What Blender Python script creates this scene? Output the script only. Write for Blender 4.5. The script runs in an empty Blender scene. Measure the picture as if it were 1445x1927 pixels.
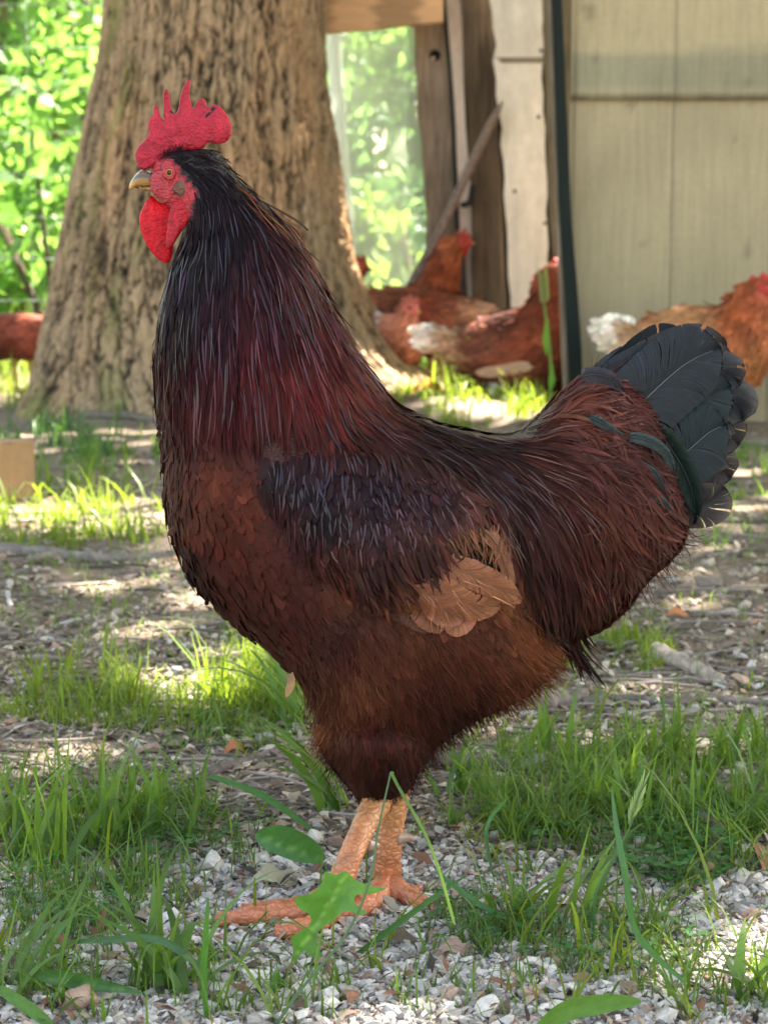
import bpy, math, random
import numpy as np
from mathutils import Vector, Matrix
from mathutils.geometry import delaunay_2d_cdt

random.seed(7); rng = np.random.default_rng(7)
sc = bpy.context.scene
COL = sc.collection

# ------------------------------------------------------------------ camera
H, F, CX, CY = 0.485, 3700.0, 722.5, 963.5
TH = math.atan((CY - 487.0) / F)
cam_d = bpy.data.cameras.new('camera'); cam = bpy.data.objects.new('camera', cam_d); COL.objects.link(cam)
cam.location = (0, 0, H); cam.rotation_euler = (math.pi / 2 - TH, 0, 0)
cam_d.sensor_fit = 'VERTICAL'; cam_d.sensor_height = 36.0; cam_d.lens = F / 1927.0 * 36.0
cam_d.clip_start = 0.05; cam_d.clip_end = 400
cam_d.dof.use_dof = True; cam_d.dof.focus_distance = 1.42; cam_d.dof.aperture_fstop = 15
sc.camera = cam

# ------------------------------------------------------------------ world + sun + exposure
SUN_EL, SUN_AZ = math.radians(55), math.radians(42)       # sun stands behind the bird, a little to the right
SV = np.array([math.sin(SUN_AZ) * math.cos(SUN_EL), math.cos(SUN_AZ) * math.cos(SUN_EL), math.sin(SUN_EL)])
w = bpy.data.worlds.new('World'); sc.world = w; w.use_nodes = True
nt = w.node_tree; bg = nt.nodes['Background']
sky = nt.nodes.new('ShaderNodeTexSky'); sky.sky_type = 'NISHITA'; sky.sun_disc = False
sky.sun_elevation = SUN_EL; sky.sun_rotation = SUN_AZ; sky.air_density = 1.0; sky.dust_density = 2.5; sky.ozone_density = 0.6
tint = nt.nodes.new('ShaderNodeVectorMath'); tint.operation = 'MULTIPLY'; tint.inputs[1].default_value = (1.18, 1.0, .78)      # hazy summer sky, less blue
nt.links.new(sky.outputs[0], tint.inputs[0]); nt.links.new(tint.outputs[0], bg.inputs[0]); bg.inputs[1].default_value = 0.085
sd = bpy.data.lights.new('sun', 'SUN'); sd.energy = 4.6; sd.angle = math.radians(0.55); sd.color = (1.0, 0.93, 0.80)
so = bpy.data.objects.new('sun', sd); COL.objects.link(so)
so.rotation_euler = Vector((-SV[0], -SV[1], -SV[2])).to_track_quat('-Z', 'Y').to_euler(); so.location = (2, 6, 12)
sc.view_settings.view_transform = 'Standard'; sc.view_settings.look = 'None'
sc.view_settings.exposure = 3.5; sc.view_settings.gamma = 1
sc.cycles.use_denoising = True
sc.cycles.max_bounces = 7; sc.cycles.diffuse_bounces = 3; sc.cycles.transmission_bounces = 5; sc.cycles.transparent_max_bounces = 8

# ------------------------------------------------------------------ pixel <-> world
SN, CS = math.sin(TH), math.cos(TH)
def rays(px, py):
    a = (np.asarray(px, float) - CX) / F; b = (CY - np.asarray(py, float)) / F
    return a, CS + b * SN, -SN + b * CS
def at(px, py, Y):
    dx, dy, dz = rays(px, py); t = np.asarray(Y, float) / dy
    return np.stack(np.broadcast_arrays(dx * t, dy * t, H + dz * t), -1)
def gnd(px, py, z=0.0):
    dx, dy, dz = rays(px, py); t = (z - H) / dz
    return np.stack(np.broadcast_arrays(dx * t, dy * t, H + dz * t), -1)
def topx(p):
    p = np.asarray(p, float); x, y, z = p[..., 0], p[..., 1], p[..., 2] - H
    d = y * CS - z * SN; u = y * SN + z * CS
    return CX + F * x / d, CY - F * u / d

# ------------------------------------------------------------------ noise
_T = np.random.default_rng(3).random((256, 256))
def vnoise(x, y):
    x = np.asarray(x, float); y = np.asarray(y, float)
    xi = np.floor(x).astype(int); yi = np.floor(y).astype(int); fx = x - xi; fy = y - yi
    fx = fx * fx * (3 - 2 * fx); fy = fy * fy * (3 - 2 * fy)
    g = lambda i, j: _T[i & 255, j & 255]
    return (g(xi, yi) * (1 - fx) + g(xi + 1, yi) * fx) * (1 - fy) + (g(xi, yi + 1) * (1 - fx) + g(xi + 1, yi + 1) * fx) * fy
def fbm(x, y, o=4):
    r = 0; a = 0.5
    for i in range(o):
        r = r + a * vnoise(x * 2 ** i + 17 * i, y * 2 ** i + 31 * i); a *= 0.5
    return r / (1 - 0.5 ** o)

# ------------------------------------------------------------------ scene helpers
def tag(o, label=None, cat=None, group=None, kind=None):
    if label: o['label'] = label
    if cat: o['category'] = cat
    if group: o['group'] = group
    if kind: o['kind'] = kind
    return o
def empty(name, loc, label, cat, group=None):
    o = bpy.data.objects.new(name, None); COL.objects.link(o); o.location = loc; o.empty_display_size = 0.05
    return tag(o, label, cat, group)
def mesh(name, V, FC, mats, parent=None, col=None, uv=None, smooth=True, mi=None):
    """V Nx3; FC list of arrays (n x k); col/uv per vertex. World coordinates, also for children."""
    V = np.asarray(V, np.float32)
    if not isinstance(FC, list): FC = [FC]
    FC = [np.asarray(f, np.int32) for f in FC if len(f)]
    me = bpy.data.meshes.new(name)
    li = np.concatenate([f.ravel() for f in FC]); tot = np.concatenate([np.full(len(f), f.shape[1], np.int32) for f in FC])
    st = np.concatenate([[0], np.cumsum(tot)[:-1]]).astype(np.int32)
    if parent is not None: V = V - np.array(world_loc(parent), np.float32)
    me.vertices.add(len(V)); me.vertices.foreach_set('co', V.ravel())
    me.loops.add(len(li)); me.loops.foreach_set('vertex_index', li)
    me.polygons.add(len(tot)); me.polygons.foreach_set('loop_start', st); me.polygons.foreach_set('loop_total', tot)
    if mi is not None: me.polygons.foreach_set('material_index', np.asarray(mi, np.int32))
    me.update(calc_edges=True)
    me.polygons.foreach_set('use_smooth', np.full(len(tot), smooth))
    if col is not None:
        c = np.ones((len(V), 4), np.float32); c[:, :3] = col
        a = me.color_attributes.new('Col', 'FLOAT_COLOR', 'POINT'); a.data.foreach_set('color', c.ravel())
    if uv is not None:
        u = me.uv_layers.new(name='UVMap'); u.data.foreach_set('uv', np.asarray(uv, np.float32)[li].ravel())
    for m in (mats if isinstance(mats, (list, tuple)) else [mats]): me.materials.append(m)
    me.validate(); me.update()
    o = bpy.data.objects.new(name, me); COL.objects.link(o)
    if parent is not None: o.parent = parent
    return o
def world_loc(o):
    p = Vector((0, 0, 0))
    while o is not None: p += o.location; o = o.parent
    return p
class Bag:
    def __init__(s): s.v = []; s.f = {}; s.c = []; s.u = []; s.n = 0
    def add(s, V, FC, col, uv=None):
        V = np.asarray(V, float)
        for f in (FC if isinstance(FC, list) else [FC]):
            f = np.asarray(f); s.f.setdefault(f.shape[1], []).append(f + s.n)
        s.v.append(V); c = np.empty((len(V), 3)); c[:] = col; s.c.append(c)
        s.u.append(np.zeros((len(V), 2)) if uv is None else uv); s.n += len(V)
    def build(s, name, mat, parent=None, smooth=True):
        return mesh(name, np.concatenate(s.v), [np.concatenate(x) for x in s.f.values()], mat, parent, np.concatenate(s.c), np.concatenate(s.u), smooth)
def catmull(P, n=8, closed=False):
    P = np.asarray(P, float); N = len(P); out = []
    idx = range(N if closed else N - 1)
    for i in idx:
        if closed: a, b, c, d = P[(i - 1) % N], P[i], P[(i + 1) % N], P[(i + 2) % N]
        else: a, b, c, d = P[max(i - 1, 0)], P[i], P[i + 1], P[min(i + 2, N - 1)]
        for k in range(n):
            t = k / n
            out.append(0.5 * ((2 * b) + (-a + c) * t + (2 * a - 5 * b + 4 * c - d) * t * t + (-a + 3 * b - 3 * c + d) * t ** 3))
    if not closed: out.append(P[-1])
    return np.array(out)
def tube(P, R, seg=10, cap=True):
    P = np.asarray(P, float); R = np.broadcast_to(np.asarray(R, float), (len(P),)).copy(); n = len(P)
    T = np.gradient(P, axis=0); T /= np.linalg.norm(T, axis=1)[:, None] + 1e-12
    ref = np.array([0, 0, 1.0]) if abs(T[0, 2]) < 0.8 else np.array([1.0, 0, 0]); U = np.zeros_like(P)
    u = ref - T[0] * (ref @ T[0]); u /= np.linalg.norm(u)
    for i in range(n):
        u = u - T[i] * (u @ T[i]); u /= np.linalg.norm(u); U[i] = u
    W = np.cross(T, U); a = np.linspace(0, 2 * math.pi, seg, endpoint=False)
    V = P[:, None] + R[:, None, None] * (np.cos(a)[None, :, None] * U[:, None] + np.sin(a)[None, :, None] * W[:, None])
    V = V.reshape(-1, 3); i, j = np.meshgrid(np.arange(n - 1), np.arange(seg), indexing='ij'); i = i.ravel(); j = j.ravel(); k = (j + 1) % seg
    q = np.stack([i * seg + j, i * seg + k, (i + 1) * seg + k, (i + 1) * seg + j], 1)
    if not cap: return V, [q]
    V = np.concatenate([V, P[:1] - T[:1] * R[0] * .25, P[-1:] + T[-1:] * R[-1] * 0.4]); c0 = n * seg; j = np.arange(seg); k = (j + 1) % seg
    t = np.concatenate([np.stack([np.full(seg, c0), k, j], 1), np.stack([np.full(seg, c0 + 1), (n - 1) * seg + j, (n - 1) * seg + k], 1)])
    return V, [q, t]
def boxv(x0, x1, y0, y1, z0, z1):
    V = np.array([(x, y, z) for x in (x0, x1) for y in (y0, y1) for z in (z0, z1)], float)
    return V, np.array([(0, 1, 3, 2), (4, 6, 7, 5), (0, 4, 5, 1), (2, 3, 7, 6), (0, 2, 6, 4), (1, 5, 7, 3)])

# ------------------------------------------------------------------ materials
def mat(name, color=(.5, .5, .5), rough=.6, spec=.5, vcol=False, trans=0.0, bump=None, mult=None, sss=0, coat=0, metal=0, tcol=None, sheen=0, alpha=None):
    """bump = list of (kind, scale, strength, distance, coords[, stretch]); mult = (kind, scale, lo, hi, coords, stretch) multiplies the colour"""
    m = bpy.data.materials.new(name); m.use_nodes = True; N = m.node_tree.nodes; L = m.node_tree.links
    b = N['Principled BSDF']; b.inputs['Roughness'].default_value = rough; b.inputs['Specular IOR Level'].default_value = spec
    b.inputs['Metallic'].default_value = metal; b.inputs['Sheen Weight'].default_value = sheen; b.inputs['Sheen Roughness'].default_value = .4
    b.inputs['Coat Weight'].default_value = coat; b.inputs['Coat Roughness'].default_value = .3
    b.inputs['Subsurface Weight'].default_value = sss; b.inputs['Subsurface Scale'].default_value = .006; b.inputs['Subsurface Radius'].default_value = (1, .25, .12)
    tc = N.new('ShaderNodeTexCoord')
    def tex(kind, scale, coords, stretch):
        src = tc.outputs['UV'] if coords == 'UV' else tc.outputs['Object']
        mp = N.new('ShaderNodeMapping'); mp.inputs['Scale'].default_value = stretch; L.new(src, mp.inputs[0])
        if kind == 'noise':
            t = N.new('ShaderNodeTexNoise'); t.inputs['Scale'].default_value = scale; t.inputs['Detail'].default_value = 6; t.inputs['Roughness'].default_value = .62
        elif kind == 'voronoi':
            t = N.new('ShaderNodeTexVoronoi'); t.inputs['Scale'].default_value = scale; t.feature = 'DISTANCE_TO_EDGE'
        elif kind == 'cells':
            t = N.new('ShaderNodeTexVoronoi'); t.inputs['Scale'].default_value = scale
        else:
            t = N.new('ShaderNodeTexWave'); t.inputs['Scale'].default_value = scale; t.inputs['Distortion'].default_value = 2.5; t.inputs['Detail'].default_value = 3; t.inputs['Detail Scale'].default_value = 1.5
        L.new(mp.outputs[0], t.inputs['Vector']); return t.outputs[0]
    if vcol: a = N.new('ShaderNodeAttribute'); a.attribute_name = 'Col'; c = a.outputs['Color']
    else: a = N.new('ShaderNodeRGB'); a.outputs[0].default_value = (*color, 1); c = a.outputs[0]
    for mu in (mult or []):
        t = tex(mu[0], mu[1], mu[4], mu[5]); r = N.new('ShaderNodeMapRange'); r.inputs['From Min'].default_value = mu[6] if len(mu) > 6 else .3; r.inputs['From Max'].default_value = mu[7] if len(mu) > 7 else .7
        r.inputs['To Min'].default_value = mu[2]; r.inputs['To Max'].default_value = mu[3]; L.new(t, r.inputs[0])
        x = N.new('ShaderNodeVectorMath'); x.operation = 'SCALE'; L.new(c, x.inputs[0]); L.new(r.outputs[0], x.inputs['Scale']); c = x.outputs[0]
    L.new(c, b.inputs['Base Color'])
    prev = None
    for bu in (bump or []):
        t = tex(bu[0], bu[1], bu[4], bu[5]); n = N.new('ShaderNodeBump'); n.inputs['Strength'].default_value = bu[2]; n.inputs['Distance'].default_value = bu[3]
        L.new(t, n.inputs['Height'])
        if prev: L.new(prev, n.inputs['Normal'])
        prev = n.outputs[0]
    if prev: L.new(prev, b.inputs['Normal'])
    out = N['Material Output']; last = b.outputs[0]
    if trans > 0:
        tr = N.new('ShaderNodeBsdfTranslucent'); mx = N.new('ShaderNodeMixShader'); mx.inputs[0].default_value = trans
        g = N.new('ShaderNodeVectorMath'); g.operation = 'MULTIPLY'; L.new(c, g.inputs[0]); g.inputs[1].default_value = tcol or (1.5, 1.5, .8)
        L.new(g.outputs[0], tr.inputs[0]); L.new(b.outputs[0], mx.inputs[1]); L.new(tr.outputs[0], mx.inputs[2]); L.new(mx.outputs[0], out.inputs[0]); last = mx.outputs[0]
    if alpha is not None:
        tp = N.new('ShaderNodeBsdfTransparent'); mx = N.new('ShaderNodeMixShader'); mx.inputs[0].default_value = alpha
        L.new(tp.outputs[0], mx.inputs[1]); L.new(last, mx.inputs[2]); L.new(mx.outputs[0], out.inputs[0])
    return m
O1 = (1, 1, 1)
M_feather = mat('feather', rough=.46, spec=.07, vcol=True, bump=[('wave', 2.2, .35, .0006, 'UV', (1, .35, 1)), ('noise', 30, .3, .0004, 'UV', (1, .12, 1))], mult=[('noise', 9, .65, 1.35, 'UV', (1.5, .25, 1))])
M_soft = mat('soft_feather', rough=.6, spec=.10, vcol=True, bump=[('noise', 22, .5, .0006, 'UV', (1, .2, 1))], mult=[('noise', 14, .7, 1.3, 'UV', (1.5, .25, 1))])
M_fluff = mat('fluff', rough=.7, spec=.2, vcol=True, trans=.18, tcol=(1.6, 1.2, .9))
M_gloss = mat('glossy_feather', rough=.28, spec=.28, vcol=True)
M_tail = mat('tail_feather', rough=.36, spec=.24, vcol=True, bump=[('wave', 6.5, .25, .0008, 'UV', (1.6, 1.6, 1)), ('noise', 40, .35, .0005, 'UV', (1, 1, 1))], mult=[('noise', 10, .7, 1.3, 'UV', (3, .8, 1))])
M_skin = mat('face_skin', rough=.5, spec=.3, vcol=True, sss=.2, bump=[('cells', 420, .8, .002, 'Object', O1), ('noise', 220, .7, .002, 'Object', (1, 1, 2))], mult=[('noise', 260, .65, 1.3, 'Object', (1, 1, 2))])
M_comb = mat('comb', rough=.5, spec=.3, vcol=True, sss=.3, trans=.22, tcol=(1.6, .5, .5), bump=[('cells', 560, .55, .0014, 'Object', O1), ('noise', 90, .7, .003, 'Object', O1)], mult=[('noise', 120, .65, 1.25, 'Object', O1), ('cells', 560, 1.18, .85, 'Object', O1, .1, .8)])
M_wattle = mat('wattle', rough=.45, spec=.35, vcol=True, sss=.2, trans=.38, tcol=(1.8, .5, .5), bump=[('cells', 420, .5, .0015, 'Object', (1, 1, 1.6)), ('noise', 100, .6, .003, 'Object', (1, 1, .5))], mult=[('noise', 110, .6, 1.2, 'Object', (1, 1, .6)), ('cells', 420, 1.15, .85, 'Object', (1, 1, 1.6), .1, .8)])
M_horn = mat('horn', rough=.25, spec=.5, vcol=True, sss=.1, mult=[('noise', 90, .7, 1.2, 'Object', (1, 1, 3))])
M_leg = mat('leg_scales', rough=.42, spec=.45, vcol=True, sss=.15, bump=[('voronoi', 165, .9, .002, 'Object', (1, 1, 1.35))], mult=[('voronoi', 165, .68, 1.03, 'Object', (1, 1, 1.35), 0, .09), ('noise', 50, .72, 1.25, 'Object', O1)])
M_eye = mat('eye', rough=.12, spec=.4, vcol=True)
M_bark = mat('bark', rough=.9, spec=.15, vcol=True, bump=[('noise', 70, .8, .008, 'Object', (1, 1, .5))], mult=[('noise', 55, .7, 1.3, 'Object', (1, 1, .4)), ('noise', 4, .85, 1.15, 'Object', O1)])
M_grass = mat('grass', rough=.45, spec=.35, vcol=True, trans=.5, tcol=(1.9, 1.75, .6))
M_leaf = mat('leaf', rough=.5, spec=.35, vcol=True, trans=.5, tcol=(1.75, 1.85, .8))
M_weed = mat('weed_leaf', rough=.42, spec=.4, vcol=True, trans=.4, tcol=(1.5, 1.5, .6), bump=[('noise', 12, .3, .002, 'UV', O1)], mult=[('noise', 8, .8, 1.2, 'UV', O1)])
M_stone = mat('gravel', rough=.85, spec=.2, vcol=True, bump=[('noise', 260, .5, .002, 'Object', O1)], mult=[('noise', 180, .7, 1.2, 'Object', O1)])
M_rock = mat('rock', rough=.85, spec=.2, vcol=True, bump=[('noise', 45, .9, .008, 'Object', O1)], mult=[('noise', 60, .65, 1.25, 'Object', O1)])
M_litter = mat('litter', rough=.85, spec=.2, vcol=True, bump=[('noise', 160, .5, .002, 'Object', O1)])
M_wood = mat('dead_wood', rough=.9, spec=.15, vcol=True, bump=[('noise', 110, .9, .004, 'Object', (1, 1, 1))], mult=[('noise', 90, .55, 1.3, 'Object', O1)])
M_soil = mat('soil', rough=.95, spec=.12, vcol=True, bump=[('noise', 70, 1, .012, 'Object', O1), ('noise', 300, .8, .004, 'Object', O1)], mult=[('noise', 110, .55, 1.45, 'Object', O1), ('noise', 6, .8, 1.25, 'Object', O1)])
M_siding = mat('painted_siding', vcol=True, rough=.75, spec=.25, bump=[('noise', 14, .5, .002, 'Object', (9, 1, .5))], mult=[('noise', 9, .86, 1.1, 'Object', (9, 1, .5)), ('noise', 1.6, .86, 1.12, 'Object', (1, 1, 1)), ('noise', 60, .93, 1.05, 'Object', (1, 1, 1))])
M_oldwood = mat('weathered_wood', vcol=True, rough=.9, spec=.15, bump=[('noise', 14, .9, .006, 'Object', (9, 9, .7))], mult=[('noise', 10, .55, 1.35, 'Object', (8, 8, .6)), ('noise', 5, .75, 1.25, 'Object', O1)])
M_ply = mat('plywood', vcol=True, rough=.7, spec=.25, mult=[('wave', 3.0, .7, 1.2, 'Object', (.35, 5, 5)), ('noise', 7, .8, 1.15, 'Object', (.4, 4, 4))])
M_white = mat('whitewashed_board', vcol=True, rough=.8, spec=.2, bump=[('noise', 12, .5, .003, 'Object', (7, 7, .6))], mult=[('noise', 6, .8, 1.08, 'Object', (3, 3, .7)), ('noise', 30, .9, 1.06, 'Object', O1)])
M_metal = mat('painted_metal', vcol=True, rough=.7, spec=.15, bump=[('noise', 20, .3, .002, 'Object', O1)], mult=[('noise', 15, .7, 1.2, 'Object', (1, 1, .3))])
M_wire = mat('galvanised_wire', (.55, .57, .55), rough=.45, metal=.6)
M_card = mat('cardboard', vcol=True, rough=.9, spec=.15, mult=[('noise', 40, .85, 1.12, 'Object', O1)])
M_film = mat('dusty_plastic', (.80, .83, .76), rough=.6, alpha=.40, trans=.65, tcol=(1.1, 1.1, 1.0), mult=[('noise', 3, .8, 1.1, 'Object', (4, 1, .4))])

# ------------------------------------------------------------------ ground
def gz(x, y):
    x = np.asarray(x, float); y = np.asarray(y, float)
    b = (fbm(x * 1.6 + 9, y * 1.6, 3) - .5) * .05 * np.clip((y - 1.9) / 2, 0, 1) + (fbm(x * 9, y * 9, 3) - .5) * .008
    mound = .055 * np.exp(-(((x - .28) / .42) ** 2 + ((y - 6.35) / .5) ** 2))
    return b + mound
def lit(px, py): return 0
bx = np.concatenate([-np.geomspace(1.1, 60, 30)[::-1], np.linspace(-1, 1, 170), np.geomspace(1.1, 60, 30)])
by = np.concatenate([-np.geomspace(.6, 30, 14)[::-1], np.linspace(-.4, 1.0, 12), np.linspace(1.05, 4.2, 250), np.linspace(4.25, 9, 130), np.geomspace(9.2, 120, 40)])
GX, GY = np.meshgrid(bx, by, indexing='ij'); GZ = gz(GX, GY)
nx, ny = GX.shape; i, j = np.meshgrid(np.arange(nx - 1), np.arange(ny - 1), indexing='ij'); i = i.ravel(); j = j.ravel()
q = np.stack([i * ny + j, (i + 1) * ny + j, (i + 1) * ny + j + 1, i * ny + j + 1], 1)
n1 = fbm(GX * 3, GY * 3)[..., None]; n2 = fbm(GX * 12 + 5, GY * 12)[..., None]
near = np.clip((2.05 - GY) / .35, 0, 1)[..., None]
soil = np.array([.205, .160, .118]) * (.7 + .7 * n2); grv = np.array([.38, .34, .30]) * (.6 + .7 * n2); grn = np.array([.09, .125, .035]) * (.7 + .6 * n2)
gcol = soil * (1 - near) + grv * near
far = np.clip((GY - 7.6) / 1.5, 0, 1)[..., None]; gcol = gcol * (1 - far) + grn * far
pale = np.clip((n1 - .5) * 4, 0, .7) * (1 - far); gcol = gcol * (1 - pale) + np.array([.26, .20, .165]) * pale
tag(mesh('ground', np.stack([GX, GY, GZ], -1).reshape(-1, 3), q, M_soil, None, gcol.reshape(-1, 3)), kind='structure')
def on(p, dz=0):
    p = np.array(p, float); p[..., 2] = gz(p[..., 0], p[..., 1]) + dz; return p

# gravel and litter ------------------------------------------------------
def hullrock(r):
    import bmesh
    bm = bmesh.new()
    P = r.normal(size=(13, 3)); P /= np.linalg.norm(P, axis=1)[:, None]; P *= r.uniform(.8, 1.05, (13, 1))
    for p in P: bm.verts.new(p)
    res = bmesh.ops.convex_hull(bm, input=bm.verts); bmesh.ops.delete(bm, geom=[g for g in res['geom_interior'] if isinstance(g, bmesh.types.BMVert)], context='VERTS')
    bm.verts.index_update(); V = np.array([v.co[:] for v in bm.verts]); Fc = np.array([[v.index for v in f.verts] for f in bm.faces]); bm.free()
    return V, Fc
ROCKS = [hullrock(np.random.default_rng(100 + k)) for k in range(14)]
def scatter_stones(bag, P, size, cols):
    k = rng.integers(0, 14, len(P))
    for s in range(14):
        ix = np.where(k == s)[0]
        if not len(ix): continue
        V, Fc = ROCKS[s]; n = len(ix)
        a = rng.uniform(0, 6.28, n); c, sn = np.cos(a), np.sin(a)
        S = size[ix, None] * rng.uniform(.6, 1.2, (n, 3)) * np.array([1, 1, .68])
        W = V[None] * S[:, None]; X = W[..., 0] * c[:, None] - W[..., 1] * sn[:, None]; Y = W[..., 0] * sn[:, None] + W[..., 1] * c[:, None]
        t = rng.uniform(-.5, .5, n); Z = W[..., 2] * np.cos(t)[:, None] + X * np.sin(t)[:, None]
        Q = np.stack([X, Y, Z], -1) + P[ix][:, None]
        ff = (Fc[None] + (np.arange(n) * len(V))[:, None, None]).reshape(-1, 3)
        bag.add(Q.reshape(-1, 3), ff, np.repeat(cols[ix], len(V), 0))
def stone_cols(n):
    v = rng.uniform(.30, .68, (n, 1)) ; base = np.array([1, .915, .83]) * v
    k = rng.random(n); base[k < .12] = v[k < .12] * np.array([1, .68, .52]) * .8; base[k > .86] = v[k > .86] * np.array([.55, .5, .47])
    return base
n = 27000; px = rng.uniform(-150, 1600, n); py = rng.uniform(1560, 2050, n); G1 = gnd(px, py)
keep = fbm(G1[:, 0] * 7 + 3, G1[:, 1] * 9) + rng.uniform(-.12, .12, n) + np.clip((py - 1600) / 150, -.3, .3) > .42; G1 = G1[keep]
bag = Bag(); sz = rng.gamma(2.6, .00085, len(G1)) + .0014
scatter_stones(bag, on(G1) + np.stack([0 * sz, 0 * sz, sz * rng.uniform(.0, .6, len(sz))], 1), sz, stone_cols(len(G1)))
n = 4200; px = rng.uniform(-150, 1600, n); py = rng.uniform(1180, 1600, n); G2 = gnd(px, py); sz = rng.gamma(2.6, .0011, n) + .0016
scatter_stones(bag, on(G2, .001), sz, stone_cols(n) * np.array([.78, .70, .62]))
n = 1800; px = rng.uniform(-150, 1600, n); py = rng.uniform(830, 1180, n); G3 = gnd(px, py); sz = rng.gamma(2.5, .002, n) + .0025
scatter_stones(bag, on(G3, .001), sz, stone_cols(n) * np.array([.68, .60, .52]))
n = 6000; G4 = np.stack([rng.uniform(-2.5, 2.5, n), rng.uniform(.2, 2.6, n), np.zeros(n)], 1); sz = rng.gamma(3, .0018, n) + .002
scatter_stones(bag, on(G4, .001), sz, stone_cols(n))
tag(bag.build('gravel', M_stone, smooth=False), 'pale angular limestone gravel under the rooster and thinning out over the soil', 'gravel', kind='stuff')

bag = Bag()          # chips of bark, dead leaves and short twigs
n = 22000; px = rng.uniform(-150, 1600, n); py = 800 + 820 * rng.random(n) ** .8; G = on(gnd(px, py), .003)
depth = G[:, 1]; L_ = np.minimum(rng.gamma(2.2, .0021, n), .010) * (.6 + depth / 5) + .0015; W_ = L_ * rng.uniform(.1, .55, n); a = rng.normal(0, .9, n); ti = rng.normal(0, .35, n)
dx = np.stack([np.cos(a), np.sin(a), ti], 1); dy = np.stack([-np.sin(a), np.cos(a), rng.normal(0, .3, n)], 1)
cr = np.stack([0 * a, 0 * a, W_ * .6], 1)
V = np.stack([G - dx * L_[:, None], G - dy * W_[:, None] + cr, G + dx * L_[:, None], G + dy * W_[:, None] + cr, G + cr * 1.5], 1)
b5 = (np.arange(n) * 5)[:, None, None]
ff = (np.array([(0, 1, 4), (1, 2, 4), (2, 3, 4), (3, 0, 4)])[None] + b5).reshape(-1, 3)
cc = np.array([(.14, .10, .072), (.23, .175, .13), (.34, .27, .20), (.06, .045, .034), (.24, .14, .08), (.46, .39, .31)])[rng.choice(6, n, p=[.22, .28, .22, .13, .03, .12])]
bag.add(V.reshape(-1, 3), ff, np.repeat(cc, 5, 0))
n = 650; px = rng.uniform(-100, 1550, n); py = rng.uniform(830, 1560, n); G = on(gnd(px, py), .003)
for k in range(n):
    l = random.uniform(.01, .05) * (.5 + G[k, 1] / 3.5); a = random.gauss(0, .5); d = np.array([math.cos(a), math.sin(a), 0]) * l
    m_ = G[k] + np.array([random.gauss(0, .1) * l, random.gauss(0, .2) * l, .003]); tv, tf = tube([G[k] - d, m_, G[k] + d], [l * .04, l * .045, l * .03], 5)
    bag.add(tv, tf, np.array([.2, .165, .14]) * random.uniform(.35, 1.5))
n = 2200; px = rng.uniform(-150, 1600, n); py = rng.uniform(1560, 2000, n); G = on(gnd(px, py), .006)
L_ = rng.gamma(2.2, .0015, n) + .001; W_ = L_ * rng.uniform(.1, .5, n); a = rng.uniform(0, 6.28, n); ti = rng.normal(0, .5, n)
dx = np.stack([np.cos(a), np.sin(a), ti], 1); dy = np.stack([-np.sin(a), np.cos(a), rng.normal(0, .4, n)], 1); cr = np.stack([0 * a, 0 * a, W_ * .6], 1)
V = np.stack([G - dx * L_[:, None], G - dy * W_[:, None] + cr, G + dx * L_[:, None], G + dy * W_[:, None] + cr, G + cr * 1.5], 1); b5 = (np.arange(n) * 5)[:, None, None]
ff = (np.array([(0, 1, 4), (1, 2, 4), (2, 3, 4), (3, 0, 4)])[None] + b5).reshape(-1, 3)
bag.add(V.reshape(-1, 3), ff, np.repeat(np.array([(.10, .075, .055), (.30, .25, .18), (.20, .10, .06), (.05, .04, .035)])[rng.integers(0, 4, n)], 5, 0))
tag(bag.build('litter', M_litter, smooth=False), 'bits of bark, dead leaf and short twigs scattered over the bare soil', 'leaf litter', kind='stuff')
# ------------------------------------------------------------------ tree
TY = 6.6
def tree_profile():
    rows = [(-420, 228, 588), (0, 205, 610), (100, 193, 607), (200, 172, 616), (300, 150, 634), (400, 126, 646), (500, 103, 662), (560, 92, 684), (620, 78, 716), (680, 66, 756), (730, 54, 812), (775, 36, 900), (810, 10, 990)]
    out = []
    for y, l, r in rows:
        a, b = at(l, y, TY), at(r, y, TY); out.append((a[2], (a[0] + b[0]) / 2, (b[0] - a[0]) / 2))
    return np.array(out)[::-1]
TP = tree_profile()
def worley(u, v, per):
    ui = np.floor(u).astype(int); vi = np.floor(v).astype(int); f1 = np.full(u.shape, 9.); f2 = np.full(u.shape, 9.)
    for a in (-1, 0, 1):
        for b in (-1, 0, 1):
            cu = ui + a; cv = vi + b; k = (cu % per) & 255; jx = _T[k, cv & 255]; jy = _T[(cv * 7 + 13) & 255, (k * 3 + 5) & 255]
            d = np.hypot(cu + jx - u, cv + jy - v); n_ = d < f1; f2 = np.where(n_, f1, np.minimum(f2, d)); f1 = np.where(n_, d, f1)
    return f1, f2
tree = empty('oak_tree', (float(np.interp(0, TP[:, 0], TP[:, 1])), TY, 0), 'big oak trunk with deeply fissured brown bark and flaring roots behind the rooster', 'tree')
NA, NZ = 760, 620
th = np.linspace(math.pi / 2, 2.5 * math.pi, NA, endpoint=False)[None]; z = np.concatenate([np.linspace(-.1, 1.55, 520), np.linspace(1.57, 5.2, 100)])[:, None]
cx_ = np.interp(z, TP[:, 0], TP[:, 1]); rx = np.interp(z, TP[:, 0], TP[:, 2])
cx_ = np.where(z > 1.5, cx_ + (z - 1.5) * .03, cx_); rx = np.where(z > 1.5, rx * (1 - (z - 1.5) * .08), rx)
ry = np.minimum(rx, .35 + .33 * np.exp(-z * 4.5))
fl = np.exp(-np.clip(z, 0, 9) * 6)
rib = 1 + (.05 * np.sin(th * 5 + 1.3 + z) + .04 * np.sin(th * 9 + 2.2 * z) + .02 * np.sin(th * 3 - z)) * (.35 + fl)
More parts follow.
